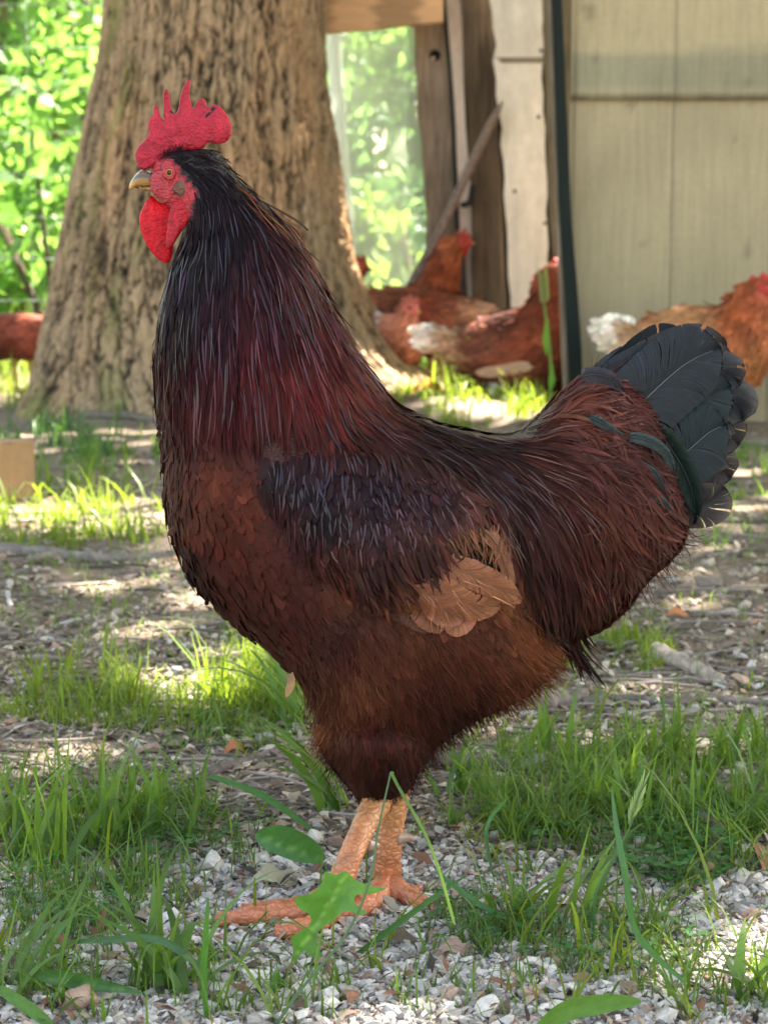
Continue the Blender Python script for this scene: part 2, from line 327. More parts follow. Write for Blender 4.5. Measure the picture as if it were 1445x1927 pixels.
X0 = cx_ + rx * np.cos(th) * rib; Y0 = TY + ry * np.sin(th) * rib; s_ = th / (2 * math.pi)
wu = s_ * 62 + (fbm(th * 5, z * 4) - .5) * 3.2 + (fbm(th * 22, z * 14) - .5) * 1.1 + .8 * np.sin(z * 3 + th * 2); wv = z * 5.6 + (fbm(th * 14 + 40, z * 9 + 7) - .5) * 2.6
f1, f2 = worley(wu, wv, 62); e1 = f2 - f1
wz = z + (fbm(th * 12, z * 8) - .5) * .05; r1 = np.abs(fbm(th * 15 + (fbm(th * 30, z * 20, 2) - .5) * .7, wz * 4.2, 3) - .5); r2 = np.abs(fbm(th * 17 + 70 + (fbm(th * 33, z * 22, 2) - .5) * .7, wz * 4.8 + 9, 3) - .5)
fis = np.clip(np.minimum(r1, r2) / .062, 0, 1) ** .9
g1, g2 = worley(wu * 2 + 9, wv * 2.4 + 4, 124); e2 = g2 - g1
fine = fbm(th * 60, z * 45, 4)
brk = np.clip((fbm(th * 9 + 3, z * 7 + 1) - .38) * 4, .7, 1)
hgt = fis * (1 - (1 - np.clip(e1 / .16, 0, 1) ** .9) * brk * .75) * .72 + np.clip(e2 / .3, 0, 1) * .28 * .8 + (fine - .5) * .35
amp = .026 * (1 - .45 * np.clip(z / 2.2, 0, 1))
dsp = (hgt - .7) * amp
nx_ = np.cos(th) * np.ones_like(z); ny_ = np.sin(th) * np.ones_like(z)
X1 = X0 + nx_ * dsp; Y1 = Y0 + ny_ * dsp; Z1 = z * np.ones_like(th) + (fine - .5) * .004
c_f = np.array([.022, .017, .012]); c_p = np.array([.34, .235, .140]); hh = np.clip((hgt - .22) / .5, 0, 1)[..., None]  # dark bark fissures, colour deepened further to stand for crevice shade
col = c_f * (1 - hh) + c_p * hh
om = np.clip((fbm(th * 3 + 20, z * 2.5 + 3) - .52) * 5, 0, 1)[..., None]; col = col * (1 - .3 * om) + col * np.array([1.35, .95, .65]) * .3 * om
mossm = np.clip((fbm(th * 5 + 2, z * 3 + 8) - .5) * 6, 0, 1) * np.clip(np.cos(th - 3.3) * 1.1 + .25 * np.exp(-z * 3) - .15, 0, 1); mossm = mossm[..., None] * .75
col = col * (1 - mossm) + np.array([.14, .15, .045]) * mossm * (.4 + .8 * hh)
i, j = np.meshgrid(np.arange(len(z) - 1), np.arange(NA), indexing='ij'); i = i.ravel(); j = j.ravel(); k = (j + 1) % NA
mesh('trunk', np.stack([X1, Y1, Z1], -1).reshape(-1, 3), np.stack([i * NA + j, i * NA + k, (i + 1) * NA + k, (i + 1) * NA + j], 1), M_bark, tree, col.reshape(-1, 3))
# limbs
bag = Bag(); TIPS = []
def limb(p, d, r, l, depth):
    P = [p]; q_ = np.array(p, float); dd = np.array(d, float)
    for s in range(5):
        dd = dd + rng.normal(0, .13, 3) + np.array([0, 0, .03]); dd /= np.linalg.norm(dd); q_ = q_ + dd * l / 5; P.append(q_.copy())
    P = np.array(P); tv, tf = tube(P, np.linspace(r, r * .45, 6), 8); bag.add(tv, tf, (.16, .12, .085)); TIPS.append(P[3:])
    if depth > 0:
        for s in range(3):
            b = P[rng.integers(2, 6)]; nd = dd + rng.normal(0, .55, 3); nd[2] = nd[2] * .5 + .1; limb(b, nd / np.linalg.norm(nd), r * .5, l * .68, depth - 1)
top = np.array([TP[-1, 1] + .1, TY, 5.0])
for a in np.linspace(0, 6.28, 9)[:-1]:
    limb(top - np.array([0, 0, rng.uniform(0, 1.2)]), np.array([math.cos(a + .2), math.sin(a + .2), .45]), .13, 3.2, 2)
bag.build('limb', M_bark, tree)
# unseen crown shaped for its shade: leaves left out where sun patches should fall
EL = [(120, 975, 190, 38), (330, 985, 100, 30), (60, 1290, 70, 40), (300, 1310, 260, 55), (480, 1260, 110, 45), (900, 1395, 120, 22), (1010, 1370, 80, 40), (640, 1225, 150, 20), (880, 762, 130, 40), (960, 790, 90, 22), (20, 720, 60, 60), (330, 1180, 120, 14), (1290, 1140, 110, 10), (1400, 1215, 60, 10), (1330, 1010, 50, 8), (1250, 1170, 60, 9), (430, 1055, 90, 8), (200, 1090, 80, 8), (1100, 1360, 90, 14), (1420, 880, 40, 18), (700, 1400, 200, 14)]
def line_near(P, T, r):
    d = P - T; k = (d @ SV)[:, None]; return np.linalg.norm(d - k * SV, axis=1) < r
TG = [(at(700, 600, 6.45), .16), (at(740, 690, 6.4), .18), (at(655, 500, 6.5), .10), (at(640, 380, 6.55), .07), (at(620, 300, 6.6), .06), (at(800, 740, 6.35), .14), (at(615, 180, 6.6), .04),
      (at(60, 640, 6.6), .07), (at(110, 560, 6.6), .03), (at(285, 430, 1.49), .026), (at(345, 200, 1.47), .02), (at(500, 380, 1.50), .022), (at(560, 440, 1.50), .018), (at(1020, 1290, 1.52), .03), (at(680, 1500, 1.52), .03),
      (at(1220, 600, 5.5), .16), (at(1160, 610, 5.5), .06), (at(560, 780, 6.3), .01)]
def crown_leaves(n):
    P = []
    m = n
    a = rng.uniform(0, 6.283, m); r = np.sqrt(rng.random(m)); x = 2.0 + 6.4 * r * np.cos(a); y = 6.4 + 5.6 * r * np.sin(a)
    z = 5.0 + 2.4 * np.sqrt(np.clip(1 - r ** 2, 0, 1)) * rng.uniform(-.35, 1, m) + rng.normal(0, .25, m)
    P = np.stack([x, y, z], 1)
    P += (np.stack([fbm(x * 2, y * 2), fbm(x * 2 + 50, y * 2), fbm(x + 9, y * 2 + 9)], 1) - .5) * 1.2
    g = P - SV * (P[:, 2:3] / SV[2]); qx, qy = topx(g); bad = np.zeros(m, bool); ok = g[:, 1] > .9
    for (cx0, cy0, ax, ay) in EL: bad |= ok & (((qx - cx0) / ax) ** 2 + ((qy - cy0) / ay) ** 2 < 1)
    for T, rr in TG: bad |= line_near(P, T, rr)
    return P[~bad]
def leafbag(bag, P, size, col, up=.5, long=1.5):
    n = len(P); nrm = rng.normal(size=(n, 3)); nrm[:, 2] = nrm[:, 2] * (1 - up) + up * 1.3; nrm /= np.linalg.norm(nrm, axis=1)[:, None]
    a = rng.normal(size=(n, 3)); a -= nrm * (a * nrm).sum(1)[:, None]; a /= np.linalg.norm(a, axis=1)[:, None]; b = np.cross(nrm, a)
    s = (size * rng.uniform(.6, 1.3, n))[:, None]; l = s * long
    V = np.stack([P - a * l, P - b * s * .8 - a * l * .1 + nrm * s * .15, P + b * s * .8 - a * l * .1 + nrm * s * .15, P + a * l - nrm * s * .2], 1)
    k = (np.arange(n) * 4)[:, None, None]; ff = (np.array([(0, 2, 1), (1, 2, 3)])[None] + k).reshape(-1, 3)
    bag.add(V.reshape(-1, 3), ff, np.repeat(col, 4, 0))
bag = Bag(); P = crown_leaves(36000); v = rng.uniform(.6, 1.3, (len(P), 1)); leafbag(bag, P, .085, np.array([.055, .11, .022]) * v, .7)
bag.build('crown', M_leaf, tree, smooth=False)

# ------------------------------------------------------------------ coop
coop = empty('chicken_coop', (0.95, 6.0, 0), 'chicken coop with pale yellow board siding, old posts and a dusty window opening', 'coop')
def slab(name, pts, Y, th_, mt, colr, parent=coop, wob=0, nseg=14):
    """board: pts = (x_left, x_right, y) rows in pixels at depth Y, with thickness th_"""
    rows = np.array(pts, float); ys = np.linspace(rows[0, 2], rows[-1, 2], nseg); L = np.interp(ys, rows[:, 2], rows[:, 0]); R = np.interp(ys, rows[:, 2], rows[:, 1])
    if wob: L = L + rng.normal(0, wob, nseg); R = R + rng.normal(0, wob, nseg)
    A, B = at(L, ys, Y), at(R, ys, Y); off = np.array([0, th_, 0])
    V = np.concatenate([A, B, A + off, B + off]); n = nseg; k = np.arange(n - 1)
    f = np.concatenate([np.stack([k, k + 1, n + k + 1, n + k], 1), np.stack([2 * n + k, 3 * n + k, 3 * n + k + 1, 2 * n + k + 1], 1), np.stack([k, 2 * n + k, 2 * n + k + 1, k + 1], 1), np.stack([n + k, n + k + 1, 3 * n + k + 1, 3 * n + k], 1), [[0, n, 3 * n, 2 * n], [n - 1, 3 * n - 1, 4 * n - 1, 2 * n - 1]]])
    return mesh(name, V, f, mt, parent, np.tile(np.array(colr, float), (len(V), 1)), smooth=False)
# siding wall: grooved sheets, upper overlapping the lower one
WY = 5.9
def siding(z0, z1, dy, grooves, c0, stain):
    xs = [at(1070, 400, WY)[0]]; xe = 3.3
    prof = []; gx = sorted(g for g in grooves if xs[0] < g < xe)
    prof.append((xs[0], 0))
    for g in gx: prof += [(g - .004, 0), (g - .0015, .003), (g + .0015, .003), (g + .004, 0)]
    prof.append((xe, 0)); prof = np.array(prof); nz = 60; Z = np.linspace(z0, z1, nz)
    xx = []; dd = []
    for a in range(len(prof) - 1):
        k = 24 if prof[a + 1, 0] - prof[a, 0] > .03 else 1
        xx += list(np.linspace(prof[a, 0], prof[a + 1, 0], k, endpoint=False)); dd += list(np.linspace(prof[a, 1], prof[a + 1, 1], k, endpoint=False))
    xx.append(xe); dd.append(0); xx = np.array(xx); dd = np.array(dd); m = len(xx)
    X, Zg = np.meshgrid(xx, Z, indexing='ij'); Y = WY + dy + np.array(dd)[:, None] + 0 * Zg
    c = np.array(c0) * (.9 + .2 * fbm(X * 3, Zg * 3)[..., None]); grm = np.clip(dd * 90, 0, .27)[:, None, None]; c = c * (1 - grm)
    grime = np.clip(.32 - Zg, 0, .32)[..., None] / .32 * np.clip(fbm(X * 4, Zg * 6)[..., None] + .15, 0, 1); c = c * (1 - .55 * grime) + np.array([.16, .13, .09]) * .4 * grime
    knots = np.clip((fbm(X * 26 + 3, Zg * 15, 2) - .80) * 12, 0, 1)[..., None]; c = c * (1 - .35 * knots)
    if stain:
        st = np.clip((Zg - z0) / .04, 0, 1) * np.clip((z0 + .145 + (fbm(X * 4, Zg) - .5) * .03 - Zg) / .02, 0, 1); c = c * (1 - st[..., None] * np.array([.30, .24, .18]))
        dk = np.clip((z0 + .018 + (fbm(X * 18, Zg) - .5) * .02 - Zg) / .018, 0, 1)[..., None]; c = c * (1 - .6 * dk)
    n_ = m * nz; ff = []; i, j = np.meshgrid(np.arange(m - 1), np.arange(nz - 1), indexing='ij'); i = i.ravel(); j = j.ravel()
    q = np.stack([i * nz + j, (i + 1) * nz + j, (i + 1) * nz + j + 1, i * nz + j + 1], 1)
    V = np.stack([X, Y, Zg], -1).reshape(-1, 3); V2 = V + np.array([0, .016, 0]); V2[:, 1] = WY + dy + .018
    b = np.arange(m - 1); e = np.concatenate([np.stack([b * nz, b * nz + n_, (b + 1) * nz + n_, (b + 1) * nz], 1), np.stack([b * nz + nz - 1, (b + 1) * nz + nz - 1, (b + 1) * nz + nz - 1 + n_, b * nz + nz - 1 + n_], 1)])
    h = np.arange(nz - 1); e2 = np.stack([h, h + 1, h + 1 + n_, h + n_], 1)
    return mesh('siding_panel', np.concatenate([V, V2]), [q, q[:, ::-1] + n_, e, e2], M_siding, coop, np.concatenate([c.reshape(-1, 3)] * 2))
zs = at(1250, 188, WY)[2]; gr = [at(1263, 400, WY)[0] + k * .295 for k in range(-3, 10)]
siding(-.03, zs + .02, 0, gr, (.35, .29, .175), False)
siding(zs, 2.35, -.021, gr, (.36, .30, .18), True)
slab('door_edge_board', [(1016, 1070, -230), (1022, 1078, 0), (1036, 1110, 410), (1056, 1110, 600), (1060, 1110, 700)], 6.75, .05, M_oldwood, (.20, .155, .10))
slab('green_metal_strip', [(1030, 1048, -230), (1038, 1057, 0), (1053, 1075, 410), (1065, 1091, 600), (1074, 1100, 800)], 5.80, .03, M_metal, (.010, .015, .012))
slab('white_panel', [(903, 1008, -230), (922, 1018, 0), (938, 1022, 200), (950, 1029, 380), (957, 1031, 480), (962, 1034, 680)], 7.05, .012, M_white, (.88, .79, .68), wob=2.2, nseg=30)
slab('white_panel', [(930, 1020, 108), (940, 1021, 112), (941, 1023, 118)], 7.044, .005, M_white, (.30, .24, .18), nseg=5)
slab('dark_post', [(850, 915, -230), (868, 925, 0), (884, 938, 250), (893, 955, 640)], 7.12, .10, M_oldwood, (.105, .075, .05), wob=.8)
slab('pale_batten', [(822, 845, -230), (838, 868, 0), (852, 874, 200), (862, 890, 420), (876, 902, 640)], 7.2, .02, M_white, (.86, .68, .55), wob=.6)
slab('black_gap_strip', [(815, 822, -230), (831, 839, 0), (848, 855, 200), (856, 864, 420), (868, 878, 640)], 7.19, .02, M_metal, (.03, .028, .026))
slab('weathered_post', [(765, 816, -230), (777, 832, 0), (786, 849, 200), (800, 857, 380), (812, 868, 640)], 7.25, .10, M_oldwood, (.30, .225, .165), wob=1.2, nseg=26)
slab('grey_sill_board', [(850, 874, 455), (856, 884, 640)], 7.16, .02, M_oldwood, (.10, .095, .10))
slab('edge_trim', [(1026, 1034, -230), (1032, 1040, 0), (1047, 1055, 410), (1056, 1067, 600), (1064, 1076, 800)], 5.83, .04, M_oldwood, (.24, .19, .14))
slab('end_post', [(1028, 1052, -230), (1042, 1066, 650)], 7.12, .09, M_oldwood, (.17, .14, .11))
slab('dark_gap_backing', [(834, 1084, -230), (850, 1084, 0), (870, 1084, 640)], 7.36, .02, M_oldwood, (.06, .05, .04))  # dark board added so the gaps between posts show as black shade
# plywood header over the opening
hd = [(x, y) for x, y in [(560, -240), (834, -240), (834, 40), (775, 46), (700, 54), (560, 66)]]
A = np.array([at(x, y, 7.0) for x, y in hd]); B = A + np.array([0, .06, 0]); n = len(hd)
mesh('plywood_header', np.concatenate([A, B]), [np.array([list(range(n))]), np.array([list(range(2 * n - 1, n - 1, -1))]), np.array([(k, k + n, (k + 1) % n + n, (k + 1) % n) for k in range(n)])], M_ply, coop, np.tile(np.array([.62, .36, .19]), (2 * n, 1)), smooth=False)
A = np.array([at(x, y, 7.30) for x, y in [(540, 60), (800, 36), (815, 380), (830, 640), (640, 640)]]); n = 5
mesh('plastic_sheet', A, [np.array([[0, 1, 2, 3, 4]])], M_film, coop, smooth=False)
hv, hf = tube(np.array([at(818, 104, 7.248), at(818, 104, 7.243)]), [.02, .02], 16); mesh('knot_hole', hv, hf, M_oldwood, coop, np.tile(np.array([.02, .015, .01]), (len(hv), 1)))
hv, hf = tube(np.array([at(815, 110, 7.242), at(815, 110, 7.236)]), [.008, .008], 12); mesh('bolt', hv, hf, M_metal, coop, np.tile(np.array([.55, .4, .33]), (len(hv), 1)))
for (x, y) in [(1013, 220), (968, 360), (1025, 420), (1018, 95)]:
    hv, hf = tube(np.array([at(x, y, 7.05), at(x, y, 7.04)]), [.007, .005], 8); mesh('nail', hv, hf, M_metal, coop, np.tile(np.array([.12, .11, .12]), (len(hv), 1)))
# rest of the shed, out of the picture: right return wall, rear wall and roof
V, Fq = boxv(3.3, 3.34, WY, WY + 2.6, -.03, 2.3); mesh('side_wall', V, Fq, M_siding, coop, np.tile(np.array([.45, .38, .24]), (8, 1)), smooth=False)
# leaning pole
P = catmull([at(690, 700, 6.95), at(755, 572, 7.02), at(830, 430, 7.0), at(905, 270, 6.98), at(946, 190, 6.97)], 6)
V, Fq = tube(P, np.concatenate([np.full(len(P) - 5, .0165), [.0155, .014, .011, .007, .002]]), 10)
tag(mesh('leaning_pole', V, Fq, M_wood, None, np.tile(np.array([.25, .185, .155]), (len(V), 1))), 'bare grey-brown pole leaning up against the coop posts, tapering to a point', 'pole')
P = catmull([at(889, 350, 7.1), at(884, 380, 7.08), at(868, 386, 7.08)], 5); V, Fq = tube(P, .011, 8)
tag(mesh('coop_latch', V, Fq, M_metal, coop, np.tile(np.array([.03, .03, .03]), (len(V), 1))))

# ------------------------------------------------------------------ wire fence behind
fence = empty('wire_fence', (0, 9.6, 0), 'green stock wire fence on thin metal posts behind the oak', 'fence')
FY = 9.6
for x in np.arange(-6.5, 6.6, 1.9):
    V, Fq = tube([(x - .02, FY, -.1), (x, FY, .8), (x, FY, 1.75)], .02, 8); mesh('post', V, Fq, M_metal, fence, np.tile(np.array([.02, .05, .035]), (len(V), 1)))
bag = Bag()
for zz in np.arange(.08, 1.72, .2):
    V, Fq = tube([(x, FY - .02, zz + .006 * math.sin(x * 3)) for x in np.arange(-6.6, 6.7, .6)], .0020, 4, False); bag.add(V, Fq, .5)
for x in np.arange(-6.5, 6.6, .3):
    V, Fq = tube([(x, FY - .02, 0.0), (x, FY - .02, 1.68)], .001, 4, False); bag.add(V, Fq, .5)
bag.build('wire_mesh', M_wire, fence)
# pale birch-like trunk seen through the opening
P = catmull([at(660, 620, 8.8), at(650, 400, 8.8), at(636, 200, 8.8), at(626, 0, 8.8), at(610, -600, 8.8)], 5); V, Fq = tube(P, np.linspace(.035, .028, len(P)), 10)
tag(mesh('pale_post', V, Fq, M_white, None, np.tile(np.array([.62, .64, .60]), (len(V), 1))), 'tall whitish post seen through the coop opening, leaning a little', 'post')

# ------------------------------------------------------------------ woods behind
def bgtree(x, y, h, cr_, n, leaf, colr, label, grp='sunlit trees and bushes behind the fence', bush=False, name='leafy_tree'):
    t = empty(name, (x, y, 0), label, 'bush' if bush else 'tree', grp); b = Bag()
    if bush:
        for k in range(5):
            a = rng.uniform(0, 6.28); V, Fq = tube([(x, y, -.05), (x + math.cos(a) * cr_ * .3, y + math.sin(a) * cr_ * .3, h * .4), (x + math.cos(a) * cr_ * .6, y + math.sin(a) * cr_ * .6, h * .8)], [.02, .014, .006], 5); b.add(V, Fq, (.13, .10, .07))
    else:
        V, Fq = tube([(x, y, -.1), (x + .05, y, h * .35), (x - .1, y + .05, h * .7), (x, y, h * .95)], [.12, .10, .07, .02], 9); b.add(V, Fq, (.17, .13, .10))
        for k in range(9):
            a = rng.uniform(0, 6.28); z0 = h * rng.uniform(.2, .8); l = cr_ * rng.uniform(.5, .9)
            V, Fq = tube([(x, y, z0), (x + math.cos(a) * l * .5, y + math.sin(a) * l * .5, z0 + .15 * l), (x + math.cos(a) * l, y + math.sin(a) * l, z0 + .4 * l)], [.04, .025, .008], 5); b.add(V, Fq, (.15, .115, .09))
    b.build('stem' if bush else 'trunk', M_wood, t)
    K = 14 if bush else 26; cc = rng.normal(size=(K, 3)); cc /= np.linalg.norm(cc, axis=1)[:, None]; cc *= rng.uniform(.2, .95, (K, 1)) ** .6
    c0 = np.array([x, y, h * (.5 if bush else .52)]) + cc * np.array([cr_, cr_, h * (.48 if bush else .46)])
    ix = rng.integers(0, K, n); P = c0[ix] + rng.normal(0, 1, (n, 3)) * np.array([cr_, cr_, h * .4]) * .17; P[:, 2] = np.maximum(P[:, 2], .04)
    v = rng.uniform(.75, 1.5, (n, 1)) * (.85 + .5 * rng.random(K)[ix, None]); b = Bag(); leafbag(b, P, leaf, np.array(colr) * v, .35)
    b.build('foliage' if bush else 'crown', M_leaf, t, smooth=False)
G_A, G_B, G_C = (.09, .165, .06), (.07, .14, .075), (.13, .19, .06)
bgtree(-1.75, 10.6, 1.5, .9, 1300, .045, G_A, 'low bright green bush at the left edge just behind the wire fence', bush=True, name='leafy_bush')
bgtree(-3.4, 11.4, 2.3, 1.2, 2600, .05, G_C, 'yellow-green bush beyond the fence, outside the left edge', bush=True, name='leafy_bush')
bgtree(-2.5, 13.2, 3.6, 1.3, 2300, .055, G_A, 'leafy sapling filling the upper left behind the wire fence')
bgtree(-.6, 12.2, 1.9, 1.0, 2600, .045, G_B, 'bush behind the oak trunk, past the wire fence', bush=True, name='leafy_bush')
bgtree(.15, 13.8, 3.0, 1.1, 2400, .05, G_A, 'young tree seen through the coop opening')
bgtree(.2, 10.9, .9, .6, 1000, .04, G_C, 'small yellow-green bush low in the coop opening', bush=True, name='leafy_bush')
bgtree(1.7, 12.4, 3.4, 1.3, 3000, .05, G_B, 'leafy tree hidden behind the coop siding')
bgtree(-4.6, 15.5, 5.5, 2.0, 2000, .08, G_B, 'tall tree in the woods at far left')
bgtree(-1.2, 17, 6.0, 2.1, 2200, .08, G_A, 'tall tree in the woods behind the oak')
bgtree(2.6, 17, 6.0, 2.2, 3000, .08, G_A, 'tall tree in the woods behind the coop')
bgtree(-3.2, 20, 7.5, 2.4, 2200, .09, G_C, 'tallest bright tree at the back of the woods on the left')
n = 17000; P = np.stack([rng.uniform(-16, 16, n), rng.uniform(22, 30, n), 6.5 * rng.random(n) ** 1.3], 1); keep = fbm(P[:, 0] * .8, P[:, 2] * .9 + P[:, 1] * .3) > .47; P = P[keep]
b = Bag(); leafbag(b, P, .16, np.array([.05, .115, .04]) * rng.uniform(.5, 1.4, (len(P), 1)), .3)
tag(b.build('woods_foliage', M_leaf, smooth=False), 'far wood of green foliage closing the view behind the fence', 'woods', kind='stuff')

# ------------------------------------------------------------------ grass
class Grass:
    def __init__(s): s.b = Bag()
    def blades(s, P, hgt, wid, colr, lean=.35, seg=4, dirs=None, curl=.7):
        n = len(P); hgt = np.broadcast_to(hgt, (n,)); wid = np.broadcast_to(wid, (n,)); a = rng.uniform(0, 6.283, n) if dirs is None else dirs
        D = np.stack([np.cos(a), np.sin(a), 0 * a], 1); le = np.abs(rng.normal(lean, .32, n))[:, None]; S = np.stack([-np.sin(a), np.cos(a), 0 * a], 1)
        tw = rng.normal(0, .5, n)[:, None]; S = S * np.cos(tw) + D * np.sin(tw)
        rows = []
        for k in range(seg + 1):
            t = k / seg; up = np.array([0, 0, 1.0]); horiz = le * t * (1 - curl) + le * curl * t * t * 1.6
            c = P + (D * horiz + up * np.sqrt(np.clip(1 - (horiz * .75) ** 2, .05, 1)) * t) * hgt[:, None]; wk = wid[:, None] * (1 - t ** 2.2) * .5 * (.75 + .5 * math.sin(3.1 * min(t + .15, 1)))
            rows += [c - S * wk, c + S * wk] if k < seg else [c]
        V = np.stack(rows, 1); m = 2 * seg + 1; base = (np.arange(n) * m)[:, None, None]
        q = (np.array([(2 * k, 2 * k + 1, 2 * k + 3, 2 * k + 2) for k in range(seg - 1)])[None] + base).reshape(-1, 4); t3 = (np.array([(2 * seg - 2, 2 * seg - 1, 2 * seg)])[None] + base).reshape(-1, 3)
        s.b.add(V.reshape(-1, 3), [q, t3], np.repeat(np.asarray(colr), m, 0))
def gcols(n, c, j=.3):
    v = rng.uniform(1 - j, 1 + j, (n, 1)); y = rng.uniform(0, 1, (n, 1)); c = np.array(c) * v; return c * (1 - .35 * y) + c * np.array([1.5, 1.15, .8]) * .35 * y
GR = Grass()
def patch(cx0, cy0, ax, ay, n, h, wd, c=(.07, .145, .03), lean=.5, clump=34):
    n = int(n * (1.15 if cy0 > 1400 else 1.1))
    r = np.sqrt(rng.random(n)); a = rng.uniform(0, 6.283, n); x = cx0 + ax * r * np.cos(a); y = cy0 + ay * r * np.sin(a)
    if clump: k = fbm(x / clump, y / clump * 2.2, 3) > rng.uniform(.44, .60, len(x)); x, y = x[k], y[k]
    k = ~((x > 395) & (x < 830) & (y > 1640) & (y < 1790)) | (rng.random(len(x)) < .12); x, y = x[k], y[k]
    P = on(gnd(x, y)); m = len(P); GR.blades(P, rng.gamma(3.0, h * .68 / 3, m), rng.uniform(.45, 1.2, m) * wd, gcols(m, c), lean)
D_, Lg = (.085, .165, .036), (.12, .19, .035)
patch(150, 1640, 260, 120, 2000, .035, .0016, D_); patch(60, 1560, 200, 90, 700, .06, .003, D_); patch(280, 1560, 150, 60, 420, .055, .003, D_)
patch(60, 1800, 170, 110, 900, .03, .0018, D_); patch(330, 1640, 160, 50, 500, .03, .0016, D_)
patch(1150, 1560, 300, 60, 2600, .045, .002, D_); patch(1330, 1480, 260, 90, 2400, .05, .0026, D_); patch(950, 1550, 130, 50, 700, .04, .002, D_); patch(1050, 1480, 190, 70, 900, .045, .0026, D_); patch(1420, 1600, 140, 60, 700, .04, .0022, D_)
patch(1000, 1790, 150, 60, 420, .028, .0016, D_); patch(1350, 1850, 170, 70, 400, .03, .002, D_); patch(880, 1880, 150, 60, 260, .025, .0016, D_); patch(1190, 1760, 120, 50, 200, .03, .0018, D_); patch(500, 1880, 200, 60, 300, .025, .0018, D_)
patch(300, 1340, 300, 45, 2200, .028, .0018, Lg, clump=0); patch(180, 1300, 140, 45, 500, .05, .003, Lg); patch(490, 1300, 110, 60, 900, .06, .0032, Lg); patch(420, 1380, 160, 40, 700, .03, .002, D_)
patch(120, 985, 230, 50, 1500, .05, .004, Lg); patch(200, 930, 130, 40, 120, .11, .006, Lg); patch(30, 880, 160, 60, 450, .06, .005, D_); patch(110, 830, 130, 40, 1300, .07, .005, (.05, .12, .05)); patch(250, 860, 90, 40, 500, .06, .005, D_)
patch(1150, 1235, 120, 38, 1400, .03, .002, Lg); patch(1000, 1330, 60, 20, 60, .04, .0025, Lg); patch(930, 1400, 120, 20, 120, .025, .002, Lg)
patch(880, 765, 170, 45, 2200, .07, .006, Lg); patch(830, 700, 90, 26, 260, .14, .010, Lg); patch(930, 745, 90, 30, 300, .12, .009, Lg); patch(1010, 780, 60, 20, 200, .08, .006, Lg)
patch(15, 720, 70, 50, 500, .12, .008, Lg); patch(1400, 900, 80, 60, 500, .05, .005, D_); patch(1300, 1000, 150, 80, 500, .03, .003, D_); patch(300, 1120, 330, 120, 900, .03, .0022, D_, clump=60); patch(900, 1150, 700, 350, 2500, .025, .002, D_, clump=50)
for k in range(60): patch(rng.uniform(-50, 1500), rng.uniform(1620, 1930), 24, 10, 9, .06, .0022, Lg if k % 2 else D_, clump=0, lean=.8)
for k in range(60): patch(rng.uniform(-50, 1500), rng.uniform(900, 1600), 30, 9, 10, .03, .0018, Lg, clump=0, lean=.6)
n = 6000; P = np.stack([rng.uniform(-3.4, 3.4, n), rng.uniform(.6, 6, n), np.zeros(n)], 1); k = (fbm(P[:, 0] * 2, P[:, 1] * 2) > .52) & ((np.abs(P[:, 0]) > .25 * P[:, 1]) | (P[:, 1] < 1.1)) ; P = on(P[k]); GR.blades(P, rng.gamma(5, .011, len(P)), .003, gcols(len(P), D_))
n = 16000; P = np.stack([rng.uniform(-7, 7, n), rng.uniform(7.9, 16, n), np.zeros(n)], 1); GR.blades(on(P), rng.gamma(5, .035, n), .010, gcols(n, (.08, .16, .04)), seg=3)
tag(GR.b.build('grass', M_grass), 'thin green grass growing in clumps through the gravel and soil', 'grass', kind='stuff')

# broad-bladed tufts, each a plant
def tuft(px, py, n, h, wd, label, lean=.6, c=(.085, .17, .042), dirs=None, spread=.012, name='grass_tuft', grp='broad-bladed grass tufts'):
    g = Grass(); P = np.repeat(on(gnd(px, py))[None], n, 0) + rng.normal(0, spread, (n, 3)) * np.array([1, 1, 0]); g.blades(P, rng.uniform(.6, 1.1, n) * h, rng.uniform(.7, 1.2, n) * wd, gcols(n, c, .25), lean, seg=9, dirs=dirs)
    return tag(g.b.build(name, M_grass), label, 'grass', grp)
tuft(345, 1862, 22, .085, .0055, 'spreading tuft of long broad blades at the bottom left, in front of the toes', .95)
tuft(290, 1850, 4, .105, .0062, 'two or three upright broad blades standing left of the spreading tuft', .12, dirs=np.array([1.4, 1.6, 2.2, 4.5]), spread=.006)
tuft(100, 1640, 12, .12, .006, 'tall upright tuft at the left edge above the gravel', .3)
tuft(190, 1600, 11, .115, .0062, 'dark upright tuft between the left edge and the rooster', .3)
tuft(290, 1590, 9, .10, .005, 'leaning tuft left of the broad oval weed leaf', .6)
tuft(30, 1600, 9, .10, .006, 'leftmost tuft, cut by the frame', .35)
tuft(625, 1530, 16, .125, .0075, 'arching tuft right behind the rooster\'s front leg', .75, dirs=rng.uniform(2.2, 3.9, 16))
tuft(560, 1370, 12, .12, .008, 'sunlit tuft below the rooster\'s breast', .7, dirs=rng.uniform(2.0, 3.6, 12))
tuft(865, 1500, 9, .07, .006, 'small tuft just behind the rooster\'s rear leg', .5)
tuft(975, 1745, 13, .085, .005, 'tuft on the pale gravel right of the feet', .55)
tuft(1085, 1740, 10, .085, .006, 'tuft with a thick slanting blade, on the gravel at right', .6, dirs=rng.uniform(-.6, 1.0, 10))
tuft(1035, 1430, 9, .085, .006, 'tuft of pale blades under the tail', .35)
tuft(1240, 1430, 11, .07, .005, 'tuft in the lush grass at right, beside the short log', .5)
tuft(1370, 1450, 12, .08, .005, 'tuft near the right edge in the lush grass', .5)
tuft(1180, 1560, 12, .08, .004, 'dense tuft behind the seeding stalk at right', .5)
tuft(1420, 1880, 12, .06, .006, 'low tuft in the bottom right corner', .9)
tuft(40, 1870, 9, .08, .006, 'pale tuft in the bottom left corner', .9, dirs=rng.uniform(-.6, 1.2, 9))
